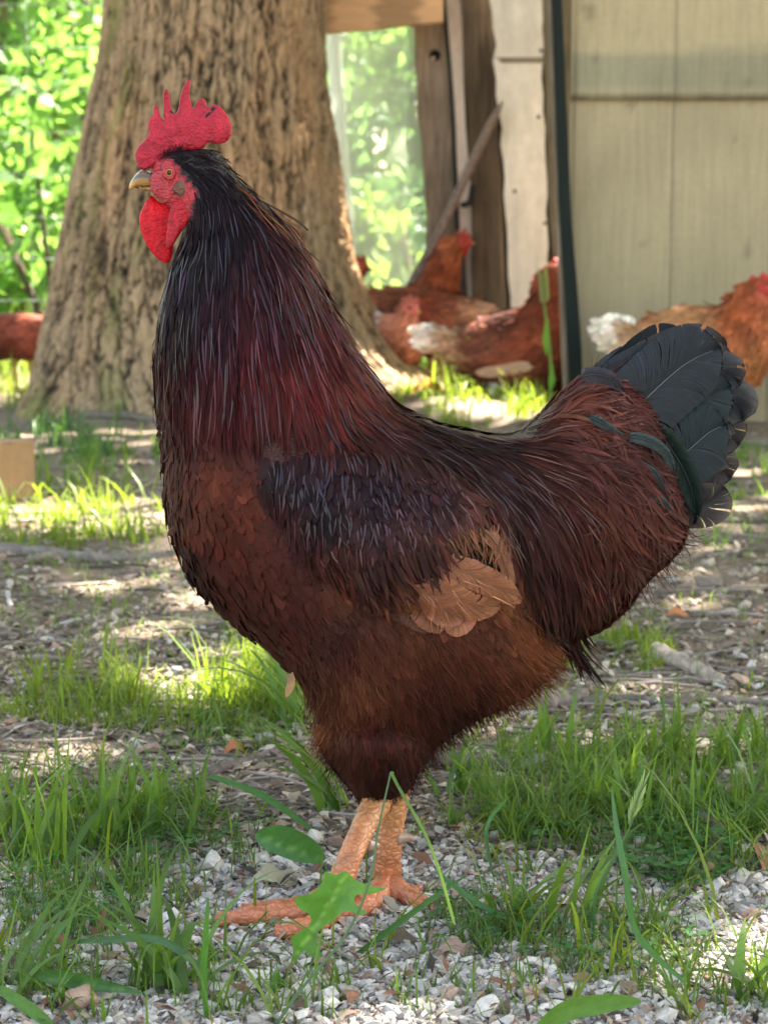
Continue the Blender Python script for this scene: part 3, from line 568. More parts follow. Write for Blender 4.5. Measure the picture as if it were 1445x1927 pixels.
# ------------------------------------------------------------------ stalks, weeds
def ribbon(bag, P, W, colr, nrm=(0, -1, .3), fold=.25):
    P = np.asarray(P, float); W = np.broadcast_to(W, (len(P),)); T = np.gradient(P, axis=0); T /= np.linalg.norm(T, axis=1)[:, None]; n_ = np.array(nrm, float); S = np.cross(T, n_); S /= np.linalg.norm(S, axis=1)[:, None]; U = np.cross(S, T)
    V = np.stack([P - S * W[:, None] + U * (W * fold)[:, None], P, P + S * W[:, None] + U * (W * fold)[:, None]], 1).reshape(-1, 3); k = np.arange(len(P) - 1) * 3
    q = np.concatenate([np.stack([k, k + 1, k + 4, k + 3], 1), np.stack([k + 1, k + 2, k + 5, k + 4], 1)]); t = np.repeat(np.linspace(0, 1, len(P)), 3); uv = np.stack([np.tile([0, .5, 1], len(P)) * .3, t], 1)
    bag.add(V, q, colr, uv)
b = Bag(); P = catmull([(500, 1960, 1.19), (560, 1870, 1.2), (650, 1760, 1.21), (695, 1660, 1.215), (712, 1560, 1.22), (735, 1455, 1.22)], 8); P = at(P[:, 0], P[:, 1], P[:, 2]); P[0, 2] = max(P[0, 2], 0)
V, Fq = tube(P, np.linspace(.0012, .0006, len(P)), 6); b.add(V, Fq, (.13, .21, .12))
P = catmull([(735, 1452, 1.22), (752, 1485, 1.225), (800, 1570, 1.23), (830, 1650, 1.235), (855, 1740, 1.25)], 6); ribbon(b, at(P[:, 0], P[:, 1], P[:, 2]), np.concatenate([[.0008, .0018], np.full(len(P) - 3, .0010), [.0004]]), (.09, .17, .07))
tag(b.build('grass_stalk', M_grass), 'tall bent grass stalk folded over in front of the rooster\'s legs', 'grass stalk')
b = Bag(); P = catmull([(1034, 770, 5.2), (1036, 690, 5.2), (1030, 620, 5.2), (1022, 560, 5.2), (1020, 515, 5.2)], 6); P = at(P[:, 0], P[:, 1], P[:, 2]); P[0] = on(P[0]); V, Fq = tube(P, np.linspace(.0045, .0025, len(P)), 6); b.add(V, Fq, (.16, .25, .05))
ribbon(b, [at(1034, 742, 5.2), at(1038, 715, 5.19), at(1037, 682, 5.19)], [.002, .009, .002], (.12, .28, .04)); ribbon(b, [at(1028, 668, 5.2), at(1027, 640, 5.19), at(1029, 600, 5.19)], [.002, .010, .003], (.13, .28, .04))
for k in range(16):
    y = 520 + k * 3.6; s = (-1) ** k; q0 = at(1020 + k * .3, y, 5.2); V, Fq = tube([q0, q0 + np.array([s * .008, 0, .012]), q0 + np.array([s * .012, 0, .028])], [.002, .0045, .001], 5); b.add(V, Fq, (.30, .30, .10))
tag(b.build('seed_stalk', M_grass), 'upright sunlit seed stalk standing in front of the hens by the green strip', 'grass stalk')
b = Bag(); P = catmull([(1115, 1690, 1.33), (1150, 1620, 1.33), (1185, 1555, 1.33), (1212, 1475, 1.33)], 6); P = at(P[:, 0], P[:, 1], P[:, 2]); P[0] = on(P[0]); V, Fq = tube(P, np.linspace(.0011, .0005, len(P)), 5); b.add(V, Fq, (.10, .2, .09))
for k in range(26):
    t = k / 26; q0 = at(1182 + 26 * t, 1555 - 75 * t, 1.33); s = (-1) ** k; d = np.array([s * .0035 * (1 - t * .6) + .003, rng.normal(0, .002), .011]); V, Fq = tube([q0, q0 + d * .6, q0 + d * 1.2], [.0002, .0006, .0002], 4); b.add(V, Fq, (.34, .44, .24))
tag(b.build('seeding_grass', M_grass), 'pale feathery seed head on a thin stalk in the lush grass at right', 'grass stalk')
def blade(pts, wmax, label, colr=(.06, .16, .05), name='long_grass_blade'):
    P = catmull(pts, 6); P3 = at(P[:, 0], P[:, 1], P[:, 2]); t = np.linspace(0, 1, len(P)); b_ = Bag(); ribbon(b_, P3, wmax * np.clip(np.sin(np.pi * np.clip(t * .88 + .12, 0, 1)), .05, 1) ** .6, colr)
    tag(b_.build(name, M_weed), label, 'grass blade', 'single long grass blades')
blade([(640, 1820, 1.33), (720, 1760, 1.32), (800, 1700, 1.31), (880, 1645, 1.30)][::1], .0022, 'thick blade slanting up to the right just behind the toes', (.05, .13, .04))
blade([(1290, 1850, 1.2), (1200, 1760, 1.2), (1175, 1640, 1.2), (1160, 1560, 1.21), (1150, 1480, 1.22)][::-1][::-1], .0022, 'long pale blade bending down to the lower right corner')
blade([(820, 1640, 1.40), (900, 1700, 1.37), (960, 1730, 1.36), (1010, 1770, 1.34)], .0022, 'blade arching over the gravel right of the rear foot')
blade([(410, 1850, 1.25), (310, 1772, 1.25), (210, 1768, 1.26), (120, 1775, 1.27)], .0026, 'flat blade lying level across the upright ones at the bottom left', (.07, .15, .07))
blade([(0, 1860, 1.22), (60, 1900, 1.2), (110, 1940, 1.19)], .0042, 'wide light green blade crossing the bottom left corner', (.09, .2, .03))
blade([(395, 1460, 1.6), (480, 1490, 1.6), (545, 1530, 1.6), (610, 1580, 1.6)], .003, 'pale blade drooping from the tuft towards the oval weed leaf')
blade([(390, 1920, 1.2), (384, 1840, 1.2), (388, 1760, 1.2), (392, 1690, 1.2)], .0022, 'upright blade crossing the tips of the toes', (.07, .19, .03))
blade([(955, 1500, 1.45), (915, 1560, 1.45), (930, 1660, 1.4)], .0016, 'thin blade rising from the ground below the saddle')
blade([(1000, 1960, 1.10), (1060, 1905, 1.1), (1140, 1888, 1.1), (1205, 1884, 1.1)], .006, 'broad bright leaf blade cut by the bottom edge', (.075, .17, .02), 'wide_leaf')
def leafplate(name, out, vein, Y, colr, label, droop=.01, cat='weed', grp=None, bend=None):
    o = catmull(out, 5, True); n = len(o); mn, mx = o.min(0), o.max(0); g = [(x, y) for x in np.arange(mn[0], mx[0], 9) for y in np.arange(mn[1], mx[1], 9)]
    pts = [Vector(p) for p in list(o) + g]; r = delaunay_2d_cdt(pts, [(k, (k + 1) % n) for k in range(n)], [], 1, 1e-4); V2 = np.array([v[:] for v in r[0]]); Fc = np.array(r[2])
    vv = np.array(vein, float); d = np.abs((V2[:, 0] - vv[0][0]) * (vv[1][1] - vv[0][1]) - (V2[:, 1] - vv[0][1]) * (vv[1][0] - vv[0][0])) / np.linalg.norm(vv[1] - vv[0])
    Yd = Y - .0006 * d * (.4) + .012 * (fbm(V2[:, 0] / 40, V2[:, 1] / 40) - .5); c = np.array(colr) * (.9 + .25 * fbm(V2[:, 0] / 25, V2[:, 1] / 25)[:, None]); c = np.where((d < 2.2)[:, None], c * np.array([2.0, 1.6, 2.0]), c)
    V3 = at(V2[:, 0], V2[:, 1], Yd); a = rng.uniform(0, 1)
    root = gnd(vein[0][0], max(vein[0][1], 1500)); bag_ = Bag(); bag_.add(V3, Fc, c, V2 / 200)
    st = at(vein[0][0], vein[0][1], Y); base = np.array([st[0], st[1] + .005, 0.0]); V, Fq = tube([st, st * .5 + base * .5 + np.array([.001, 0, 0]), base], .0009, 5); bag_.add(V, Fq, np.array(colr) * 1.3)
    return tag(bag_.build(name, M_weed), label, cat, grp)
leafplate('lobed_weed', [(652, 1640), (668, 1655), (700, 1668), (726, 1672), (700, 1682), (672, 1684), (668, 1700), (690, 1716), (676, 1722), (650, 1714), (628, 1732), (600, 1752), (596, 1775), (606, 1800), (590, 1802), (572, 1790), (556, 1812), (536, 1840), (526, 1848), (548, 1808), (552, 1790), (548, 1766), (566, 1752), (584, 1738), (582, 1722), (562, 1708), (556, 1690), (588, 1680), (606, 1660), (612, 1640), (630, 1646)], [(530, 1845), (650, 1650)], 1.30, (.10, .24, .045), 'jagged dandelion-like leaf standing in front of the near foot')
leafplate('oval_weed', [(480, 1575), (495, 1558), (530, 1553), (575, 1570), (600, 1590), (612, 1615), (598, 1625), (560, 1622), (525, 1610), (497, 1597)], [(612, 1622), (482, 1572)], 1.47, (.055, .15, .045), 'broad oval leaf lying behind the near foot')
leafplate('small_weed', [(508, 1850), (518, 1828), (532, 1842), (545, 1868), (556, 1882), (528, 1888), (505, 1885), (498, 1868)], [(540, 1885), (518, 1832)], 1.26, (.07, .19, .04), 'small pointed leaf below the lobed leaf at the bottom')
leafplate('long_weed', [(60, 1835), (90, 1825), (150, 1832), (220, 1850), (270, 1868), (220, 1868), (150, 1862), (95, 1852)], [(270, 1868), (64, 1836)], 1.24, (.07, .17, .05), 'long flat leaf low at the bottom left beside the pinkish stone')
# clover
b = Bag()
def clover(n, cx0, cy0, ax, ay, s=.006):
    for k in range(n):
        a = random.uniform(0, 6.28); r = math.sqrt(random.random()); p = on(gnd(cx0 + ax * r * math.cos(a), cy0 + ay * r * math.sin(a))); h = random.uniform(.006, .024); tp = p + np.array([random.gauss(0, .003), random.gauss(0, .003), h])
        V, Fq = tube([p, tp], .0004, 4, False); b.add(V, Fq, (.12, .2, .06)); ph = random.uniform(0, 6.28); v = random.uniform(.7, 1.3)
        for q_ in range(3):
            an = ph + q_ * 2.09; d = np.array([math.cos(an), math.sin(an), random.uniform(.0, .4)]); sd_ = np.array([-math.sin(an), math.cos(an), 0]); ss = s * random.uniform(.7, 1.2)
            V = np.array([tp, tp + d * ss * .55 - sd_ * ss * .5, tp + d * ss * 1.1 - sd_ * ss * .35, tp + d * ss * 1.0, tp + d * ss * 1.1 + sd_ * ss * .35, tp + d * ss * .55 + sd_ * ss * .5]); b.add(V, [np.array([(0, 1, 2, 3), (0, 3, 4, 5)])], np.array([.055, .16, .045]) * v)
clover(150, 1260, 1640, 130, 45); clover(120, 1330, 1560, 110, 50); clover(130, 920, 1750, 130, 60, .004); clover(100, 1150, 1800, 170, 60, .004); clover(150, 130, 1720, 130, 70, .004); clover(90, 250, 1600, 120, 60, .005); clover(120, 1100, 1580, 180, 40, .005); clover(60, 420, 1600, 120, 40, .004)
tag(b.build('clover_leaves', M_weed), 'small three-part clover leaves growing low between the grass and gravel', 'clover', kind='stuff')

# ------------------------------------------------------------------ sticks, stones, box
def stick(pts, r, label, colr=(.2, .165, .14), cut=False, name='stick', cat='stick', grp='sticks lying on the ground'):
    P = catmull(pts, 7); P3 = on(gnd(P[:, 0], P[:, 1])); t = np.linspace(0, 1, len(P)); R = r * (1 - .35 * t) * (1 + .25 * (fbm(t * 9 + pts[0][0], t * 0 + pts[0][1]) - .5)); P3[:, 2] += R * .75; P3 += rng.normal(0, r * .12, P3.shape)
    V, Fq = tube(P3, R, 12); V = V + (rng.normal(0, r * .06, V.shape)); c = np.array(colr) * (.55 + .9 * fbm(V[:, 0] * 120, V[:, 1] * 60 + V[:, 2] * 200)[:, None]); c = np.tile(c, (1, 1))
    root = mesh(name, V, Fq, M_wood, None, c); tag(root, label, cat, grp)
    if cut:
        e = P3[-1] + (P3[-1] - P3[-2]) / np.linalg.norm(P3[-1] - P3[-2]) * R[-1] * .42; d = (P3[-1] - P3[-2]); d /= np.linalg.norm(d); V, Fq = tube([e - d * .002, e + d * .0006], R[-1] * .86, 14); mesh('cut_end', V, Fq, M_ply, root, np.tile(np.array([.42, .30, .14]), (len(V), 1)))
    return root
stick([(1228, 1242), (1290, 1262), (1350, 1290)], .0125, 'pale peeling branch piece lying behind the lush grass at right', (.36, .30, .24))
stick([(1020, 1338), (1060, 1328), (1095, 1318)], .0125, 'short thick grey log end under the tail', (.24, .20, .17), name='log_piece')
stick([(1095, 1325), (1180, 1322), (1260, 1330), (1330, 1322), (1445, 1325)], .0065, 'long dark stick running right from the short log to the frame edge', (.17, .14, .125))
stick([(1300, 1560), (1345, 1580), (1345, 1605), (1332, 1650)], .0105, 'crooked barky branch with a pale cut end near the right edge', (.17, .145, .12), cut=True, name='branch')
stick([(385, 1470), (440, 1450), (490, 1430), (520, 1418)], .006, 'forked twig lying left of the rooster\'s thigh', (.15, .12, .11))
stick([(790, 1440), (830, 1445), (900, 1455), (960, 1460)], .011, 'dark bark-covered log end behind the rooster\'s leg', (.15, .12, .10), name='log_piece')
stick([(310, 1513), (370, 1518), (440, 1526)], .0032, 'thin dark twig on the soil left of the arching tuft', (.12, .10, .09))
stick([(0, 1045), (100, 1052), (200, 1055), (300, 1047)], .012, 'long grey branch lying across the ground at left, below the sunny patch', (.22, .19, .165))
stick([(60, 1065), (110, 1052), (180, 1049)], .009, 'side branch crossing the long grey branch at left', (.24, .20, .17))
stick([(160, 785), (240, 790), (320, 797)], .016, 'fallen branch at the foot of the oak', (.17, .14, .11))
stick([(920, 1400), (1000, 1402), (1080, 1398)], .003, 'thin straight twig in the sunny patch under the belly', (.2, .16, .12))
stick([(1130, 1240), (1180, 1225), (1240, 1215)], .003, 'thin twig behind the pale branch piece', (.2, .17, .15))
stick([(20, 1100), (15, 1125), (22, 1142)], .005, 'short whitish stub standing out at the left edge', (.5, .46, .44))
stick([(22, 1360), (45, 1325), (40, 1300)], .003, 'bleached twig in the grass at the left edge', (.5, .42, .36))
stick([(690, 1673), (760, 1682), (850, 1700), (905, 1730)], .0013, 'thin dark curved twig behind the rear toes', (.07, .05, .04))
stick([(1145, 1722), (1128, 1712)], .0035, 'stubby brown twig end on the gravel at right', (.28, .17, .11), cut=True)
stick([(1380, 1325), (1445, 1312)], .004, 'twig at the right edge above the lush grass', (.22, .18, .16))
stick([(1180, 1260), (1300, 1235), (1445, 1222)], .004, 'slender branch lying beyond the pale branch piece', (.2, .17, .15))
def rock(px, py, r, colr, label, sq=.7, seed=1, name='stone', grp='larger stones on the ground'):
    V, Fc = ROCKS[seed % 14]; import bmesh
    bm = bmesh.new(); vs = [bm.verts.new(v) for v in V]; [bm.faces.new([vs[i] for i in f]) for f in Fc]; bmesh.ops.subdivide_edges(bm, edges=bm.edges[:], cuts=3, use_grid_fill=True, smooth=.35)
    bm.verts.index_update(); V = np.array([v.co[:] for v in bm.verts]); bmesh.ops.triangulate(bm, faces=bm.faces[:]); Fc = np.array([[v.index for v in f.verts] for f in bm.faces]); bm.free()
    V = V * (1 + .12 * (fbm(V[:, 0] * 2 + seed, V[:, 1] * 2 + V[:, 2], 4) - .5)[:, None]) * np.array([r, r * .8, r * sq]); p = on(gnd(px, py)); V = V + p + np.array([0, 0, r * sq * .45])
    c = np.array(colr) * (.75 + .5 * fbm(V[:, 0] * 90, V[:, 2] * 90 + V[:, 1] * 40)[:, None]); return tag(mesh(name, V, Fc, M_rock, None, c, smooth=True), label, 'stone', grp)
rock(150, 1905, .0165, (.42, .28, .21), 'pinkish angular stone at the bottom left', .8, 1)
rock(420, 1768, .0075, (.45, .17, .10), 'small brick-red stone in front of the toe tips', .7, 2)
rock(655, 1868, .010, (.48, .27, .19), 'flat salmon-coloured stone at the bottom centre', .45, 3)
rock(600, 1815, .013, (.22, .15, .125), 'flat brown stone below the lobed leaf', .35, 4)
rock(458, 1652, .008, (.19, .10, .07), 'reddish-brown stone behind the near toes', .6, 5)
rock(1120, 1535, .012, (.26, .22, .2), 'dusky stone hidden in the grass at right', .6, 6)
rock(1390, 1720, .014, (.40, .36, .34), 'light grey stone on the gravel near the right edge', .6, 7)
rock(1165, 1615, .012, (.10, .06, .05), 'dark reddish bark lump where the grass meets the gravel', .35, 8)
rock(1030, 1765, .008, (.07, .055, .05), 'dark ridged little stone on the gravel at right', .6, 9)
rock(335, 1502, .013, (.10, .08, .075), 'dark round stone on the soil at left', .6, 10)
rock(1365, 1258, .011, (.15, .09, .07), 'brown nut-shaped stone beside the pale branch piece', .7, 11)
rock(1403, 1252, .009, (.22, .13, .08), 'smaller tan round stone at right of the brown one', .8, 12)
rock(1352, 1292, .013, (.42, .40, .37), 'whitish stone at the end of the pale branch piece', .7, 13)
rock(1262, 1098, .018, (.26, .25, .21), 'flat grey-green stone on the soil under the tail', .5, 3)
rock(1018, 770, .05, (.20, .185, .17), 'grey rounded stone at the foot of the green strip', .9, 5)
rock(925, 775, .05, (.30, .28, .25), 'pale stone in the sunlit grass in front of the hens', .7, 7)
rock(500, 1402, .012, (.30, .28, .27), 'grey stone tucked behind the forked twig', .8, 1)
# dead leaves big enough to count
def deadleaf(px, py, s, colr, label, a=0.3):
    n = 12; t = np.linspace(0, 1, n); p = on(gnd(px, py), .004); d = np.array([math.cos(a), math.sin(a) * .6, .12]); d /= np.linalg.norm(d); P = p + d * (t[:, None] - .5) * s + np.array([0, 0, 1]) * (.15 * s * np.sin(t * 5))[:, None] ; b_ = Bag(); ribbon(b_, P, s * .22 * np.sin(np.pi * np.clip(t, .03, .97)) * (1 + .3 * np.sin(t * 20)), colr, (0.1, -.6, 1), .5)
    tag(b_.build('dead_leaf', M_litter), label, 'dead leaf', 'dead leaves lying on the ground')
deadleaf(515, 1668, .038, (.36, .33, .22), 'long curled pale leaf between the two feet', .35)
deadleaf(445, 1418, .030, (.32, .13, .06), 'crumpled orange-brown leaf beside the forked twig', .9)
deadleaf(605, 1640, .026, (.18, .11, .07), 'brown leaf hanging at the near ankle', 1.3)
deadleaf(810, 772, .12, (.75, .36, .05), 'bright orange leaf in the sunlit grass beside the oak root', .2)
deadleaf(1275, 1160, .03, (.42, .16, .06), 'orange scrap of leaf on the soil below the tail', .2)
deadleaf(860, 1805, .03, (.30, .2, .16), 'pinkish-brown leaf on the gravel at bottom centre', .1)
deadleaf(1250, 975, .05, (.22, .15, .1), 'brown leaf on the soil behind the lower tail', .4)
# cardboard carton at the left edge
ct = empty('cardboard_box', (float(gnd(10, 950)[0]), float(gnd(10, 950)[1]), 0), 'plain brown cardboard box standing on the soil, cut by the left edge', 'box')
yb = gnd(45, 945)[1]; x1 = at(50, 900, yb)[0]; x0 = x1 - .20; zt = at(30, 838, yb)[2]
A = [(x0, yb + .03), (x1 - .075, yb - .035), (x1, yb + .10), (x0 + .09, yb + .18)]
V = np.array([(x, y, z_) for z_ in (-.002, zt) for x, y in A]); mesh('carton', V, [np.array([(0, 1, 5, 4), (1, 2, 6, 5), (2, 3, 7, 6), (3, 0, 4, 7), (3, 2, 1, 0)])], M_card, ct, np.tile(np.array([.30, .19, .10]), (8, 1)), smooth=False)
T4 = np.array(A); cen = T4.mean(0); q = []
for s_, e_, m1, m2 in ((0, 1, 3, 2), (3, 2, 0, 1)):
    a0, a1 = T4[s_], T4[e_]; b0, b1 = T4[s_] * .52 + T4[m1] * .48, T4[e_] * .52 + T4[m2] * .48
    V = np.array([(*a0, zt + .001), (*a1, zt + .001), (*b1, zt + .004), (*b0, zt + .004), (*a0, zt - .001), (*a1, zt - .001), (*b1, zt + .001), (*b0, zt + .001)]); mesh('flap', V, [np.array([(0, 1, 2, 3), (7, 6, 5, 4), (0, 4, 5, 1), (1, 5, 6, 2), (2, 6, 7, 3), (3, 7, 4, 0)])], M_card, ct, np.tile(np.array([.36, .24, .14]), (8, 1)), smooth=False)

# ------------------------------------------------------------------ birds: an outline given real thickness, then feathers laid over it
def inpoly(x, y, poly):
    poly = np.asarray(poly, float); c = np.zeros(np.broadcast(x, y).shape, bool); n = len(poly)
    for i in range(n):
        x1, y1 = poly[i]; x2, y2 = poly[(i + 1) % n]
        if y1 == y2: continue
        m = ((y1 > y) != (y2 > y)) & (x < (x2 - x1) * (y - y1) / (y2 - y1) + x1); c ^= m
    return c
def poisson(mask, it=420, om=1.93):
    u = np.zeros(mask.shape); ii, jj = np.indices(mask.shape); red = ((ii + jj) % 2 == 0) & mask; blk = ((ii + jj) % 2 == 1) & mask
    for _ in range(it):
        for m in (red, blk):
            s = np.zeros_like(u); s[1:-1, 1:-1] = (u[2:, 1:-1] + u[:-2, 1:-1] + u[1:-1, 2:] + u[1:-1, :-2] + 1) * .25; u = np.where(m, u + om * (s - u), u)
    return u
class Shape:
    def __init__(s, out, Y, maxT, step, p=.5, smooth=6, scr=None):
        s.o = catmull(out, smooth, True); s.Y = Y; s.st = step; s.mn = s.o.min(0) - 3 * step; mx = s.o.max(0) + 3 * step
        s.nx = int((mx[0] - s.mn[0]) / step) + 1; s.ny = int((mx[1] - s.mn[1]) / step) + 1
        X, Yg = np.meshgrid(s.mn[0] + np.arange(s.nx) * step, s.mn[1] + np.arange(s.ny) * step, indexing='ij'); s.X, s.Yg = X, Yg
        s.mask = inpoly(X, Yg, s.o); u = poisson(s.mask); s.T = maxT * (np.clip(u, 0, None) / u.max()) ** p
        s.grads()
    def grads(s):
        m = Y_M = s.Y / F
        gx, gy = np.gradient(s.T, s.st * m); s.gx, s.gy = gx, gy
    def samp(s, A, x, y):
        fx = np.clip((x - s.mn[0]) / s.st, 0, s.nx - 1.001); fy = np.clip((y - s.mn[1]) / s.st, 0, s.ny - 1.001); i = fx.astype(int); j = fy.astype(int); fx = fx - i; fy = fy - j
        return (A[i, j] * (1 - fx) + A[i + 1, j] * fx) * (1 - fy) + (A[i, j + 1] * (1 - fx) + A[i + 1, j + 1] * fx) * fy
    def t(s, x, y): return s.samp(s.T, x, y)
    def slide(s, x, y, dx, dy, fr):
        """steps that leave the outline run along it instead"""
        o = s.o[::2]; tg = np.roll(o, -1, 0) - np.roll(o, 1, 0); tg /= np.linalg.norm(tg, axis=1)[:, None] + 1e-9; x2, y2 = x + dx, y + dy; k = np.where(~inpoly(x2, y2, s.o))[0]
        for c in np.array_split(k, max(1, len(k) // 2000)):
            if not len(c): continue
            i = np.argmin((x[c][:, None] + dx[c][:, None] * .5 - o[None, :, 0]) ** 2 + (y[c][:, None] + dy[c][:, None] * .5 - o[None, :, 1]) ** 2, 1); t = tg[i]; dt = dx[c] * t[:, 0] + dy[c] * t[:, 1]; st = np.hypot(dx[c], dy[c])
            n_ = np.stack([dx[c], dy[c]], 1) - t * dt[:, None]; n_ /= np.linalg.norm(n_, axis=1)[:, None] + 1e-9; q = o[i] + t * (np.sign(dt) * st * .5)[:, None] + n_ * (fr * rng.random(len(c)))[:, None]
            x2[c] = q[:, 0]; y2[c] = q[:, 1]
        return x2, y2
    def nrm(s, x, y):
        gx = s.samp(s.gx, x, y); gy = s.samp(s.gy, x, y); n = np.stack([-gx, -np.ones_like(gx), gy], -1); return n / np.linalg.norm(n, axis=-1)[..., None]
    def pos(s, x, y, off=0):
        return at(x, y, s.Y - s.t(x, y) - off)
    def inside(s, x, y): return inpoly(x, y, s.o)
    def mesh2(s, spacing):
        n = len(s.o); g = [(x, y) for x in np.arange(s.mn[0], s.X[-1, 0], spacing) for y in np.arange(s.mn[1], s.Yg[0, -1], spacing)]; g = np.array(g); g = g[inpoly(g[:, 0], g[:, 1], s.o)]
        # keep grid points a little off the outline
        d = np.min(np.linalg.norm(g[:, None] - s.o[None, ::2], axis=2), axis=1); g = g[d > spacing * .6]
        r = delaunay_2d_cdt([Vector(p) for p in np.concatenate([s.o, g])], [(k, (k + 1) % n) for k in range(n)], [], 1, 1e-4); V2 = np.array([v[:] for v in r[0]]); Fc = np.array(r[2])
        T = s.t(V2[:, 0], V2[:, 1]); T[:n] = 0; near = at(V2[:, 0], V2[:, 1], s.Y - T); far = near.copy(); far[:, 1] = 2 * s.Y - near[:, 1]
        V = np.concatenate([near, far[n:]]); m = np.concatenate([np.arange(n), np.arange(n, len(V2)) + len(V2) - n]); F2 = m[Fc][:, ::-1]
        return V, np.concatenate([Fc, F2]), V2, np.concatenate([np.arange(len(V2)), np.arange(n, len(V2))])
def idw(pts, p=4):
    P = np.array([q[:2] for q in pts], float); Vv = np.array([q[2] for q in pts], float)
    def f(x, y):
        x = np.asarray(x); sh = x.shape; x = x.ravel(); y = np.asarray(y).ravel(); d = np.hypot(x[:, None] - P[None, :, 0], y[:, None] - P[None, :, 1]) + 4; w_ = d ** -p; r = (w_ @ Vv) / w_.sum(1)[:, None]; return r.reshape(sh + (Vv.shape[1],))
    return f
PROF = {'hackle': lambda t: np.clip(np.sin(np.pi * (t * .86 + .12)) ** .8, .04, 1), 'round': lambda t: np.where(t < .55, .6 + .4 * t / .55, np.sqrt(np.clip(1 - ((t - .55) / .47) ** 2, .02, 1))), 'hair': lambda t: 1 - .8 * t}
def plume(S, bag, poly, sp, L, W, prof, flow, colf, lift=(.0008, .004), seg=5, jit=.35, cv=.12, ang=.10, sides=(1, -1), curve=.3, roll=.3, density=1.0, edge=0, cols=3, fringe=None):
    poly = np.asarray(poly, float); mn, mx = poly.min(0), poly.max(0); X, Yg = np.meshgrid(np.arange(mn[0], mx[0], sp), np.arange(mn[1], mx[1], sp * 1.15), indexing='ij')
    for side in sides:
        x = (X + rng.uniform(-jit, jit, X.shape) * sp * 1.4).ravel(); y = (Yg + rng.uniform(-jit, jit, X.shape) * sp * 1.4).ravel(); k = inpoly(x, y, poly) & S.inside(x, y)
        if density < 1: k &= rng.random(len(x)) < density
        x, y = x[k], y[k]; n = len(x)
        l = L(x, y) if callable(L) else np.full(n, float(L)); l = l * rng.uniform(.75, 1.2, n); wd = (W(x, y) if callable(W) else np.full(n, float(W))) * rng.uniform(.75, 1.25, n) * S.Y / F
        c = colf(x, y) * np.exp(rng.normal(0, cv, (n, 1))) * (1 + rng.normal(0, cv * .35, (n, 3))); dev = rng.normal(0, ang, n); crv = rng.normal(0, curve, n); lf = rng.uniform(.6, 1.5, n); rl = rng.normal(0, roll, n)
        C = []; Nn = []; px_, py_ = x.copy(), y.copy(); nr = S.nrm(x, y); n0 = nr
        for s_ in range(seg + 1):
            t = s_ / seg; ins = S.inside(px_, py_); nn = np.where(ins[:, None], S.nrm(px_, py_), nr); nr = nn
            T = np.where(ins, S.t(px_, py_), 0); C.append(at(px_, py_, S.Y - T) + nn * ((lift[0] + (lift[1] - lift[0]) * t) * lf)[:, None]); Nn.append(nn)
            d = flow(px_, py_); d = d / (np.linalg.norm(d, axis=1)[:, None] + 1e-9); a = dev + crv * t; ca, sa = np.cos(a), np.sin(a); sx_ = (d[:, 0] * ca - d[:, 1] * sa) * l / seg; sy_ = (d[:, 0] * sa + d[:, 1] * ca) * l / seg
            if fringe is None: px_ = px_ + sx_; py_ = py_ + sy_
            else: px_, py_ = S.slide(px_, py_, sx_, sy_, fringe)
        C = np.stack(C, 1); Nn = np.stack(Nn, 1); T3 = np.gradient(C, axis=1); T3 /= np.linalg.norm(T3, axis=2)[..., None] + 1e-9; Sd = np.cross(T3, Nn); Sd /= np.linalg.norm(Sd, axis=2)[..., None] + 1e-9; U = np.cross(Sd, T3)
        Sd = Sd * np.cos(rl)[:, None, None] + U * np.sin(rl)[:, None, None]
        w_ = PROF[prof](np.linspace(0, 1, seg + 1))[None, :, None] * wd[:, None, None] * .5
        if cols == 3: R = np.stack([C - Sd * w_ - U * w_ * .3, C, C + Sd * w_ - U * w_ * .3], 2)
        else: R = np.stack([C - Sd * w_, C + Sd * w_], 2)
        V = R.reshape(n, -1, 3)
        if side < 0: V = V.copy(); V[..., 1] = 2 * S.Y - V[..., 1]
        m = cols * (seg + 1); kk = np.arange(seg) * cols; q = np.concatenate([np.stack([kk + c_, kk + c_ + 1, kk + cols + c_ + 1, kk + cols + c_], 1) for c_ in range(cols - 1)]); q = (q[None] + (np.arange(n) * m)[:, None, None]).reshape(-1, 4)
        tt = np.repeat(np.linspace(0, 1, seg + 1), cols); uu = np.tile(np.linspace(0, 1, cols), seg + 1); uv = np.stack([uu[None] + rng.uniform(0, 50, (n, 1)), tt[None] + rng.uniform(0, 50, (n, 1))], -1).reshape(-1, 2)
        if edge: cc = c[:, None] * (1 + edge * (tt[None, :, None] - .5))
        else: cc = np.repeat(c[:, None], m, 1)
        bag.add(V.reshape(-1, 3), q, cc.reshape(-1, 3), uv)
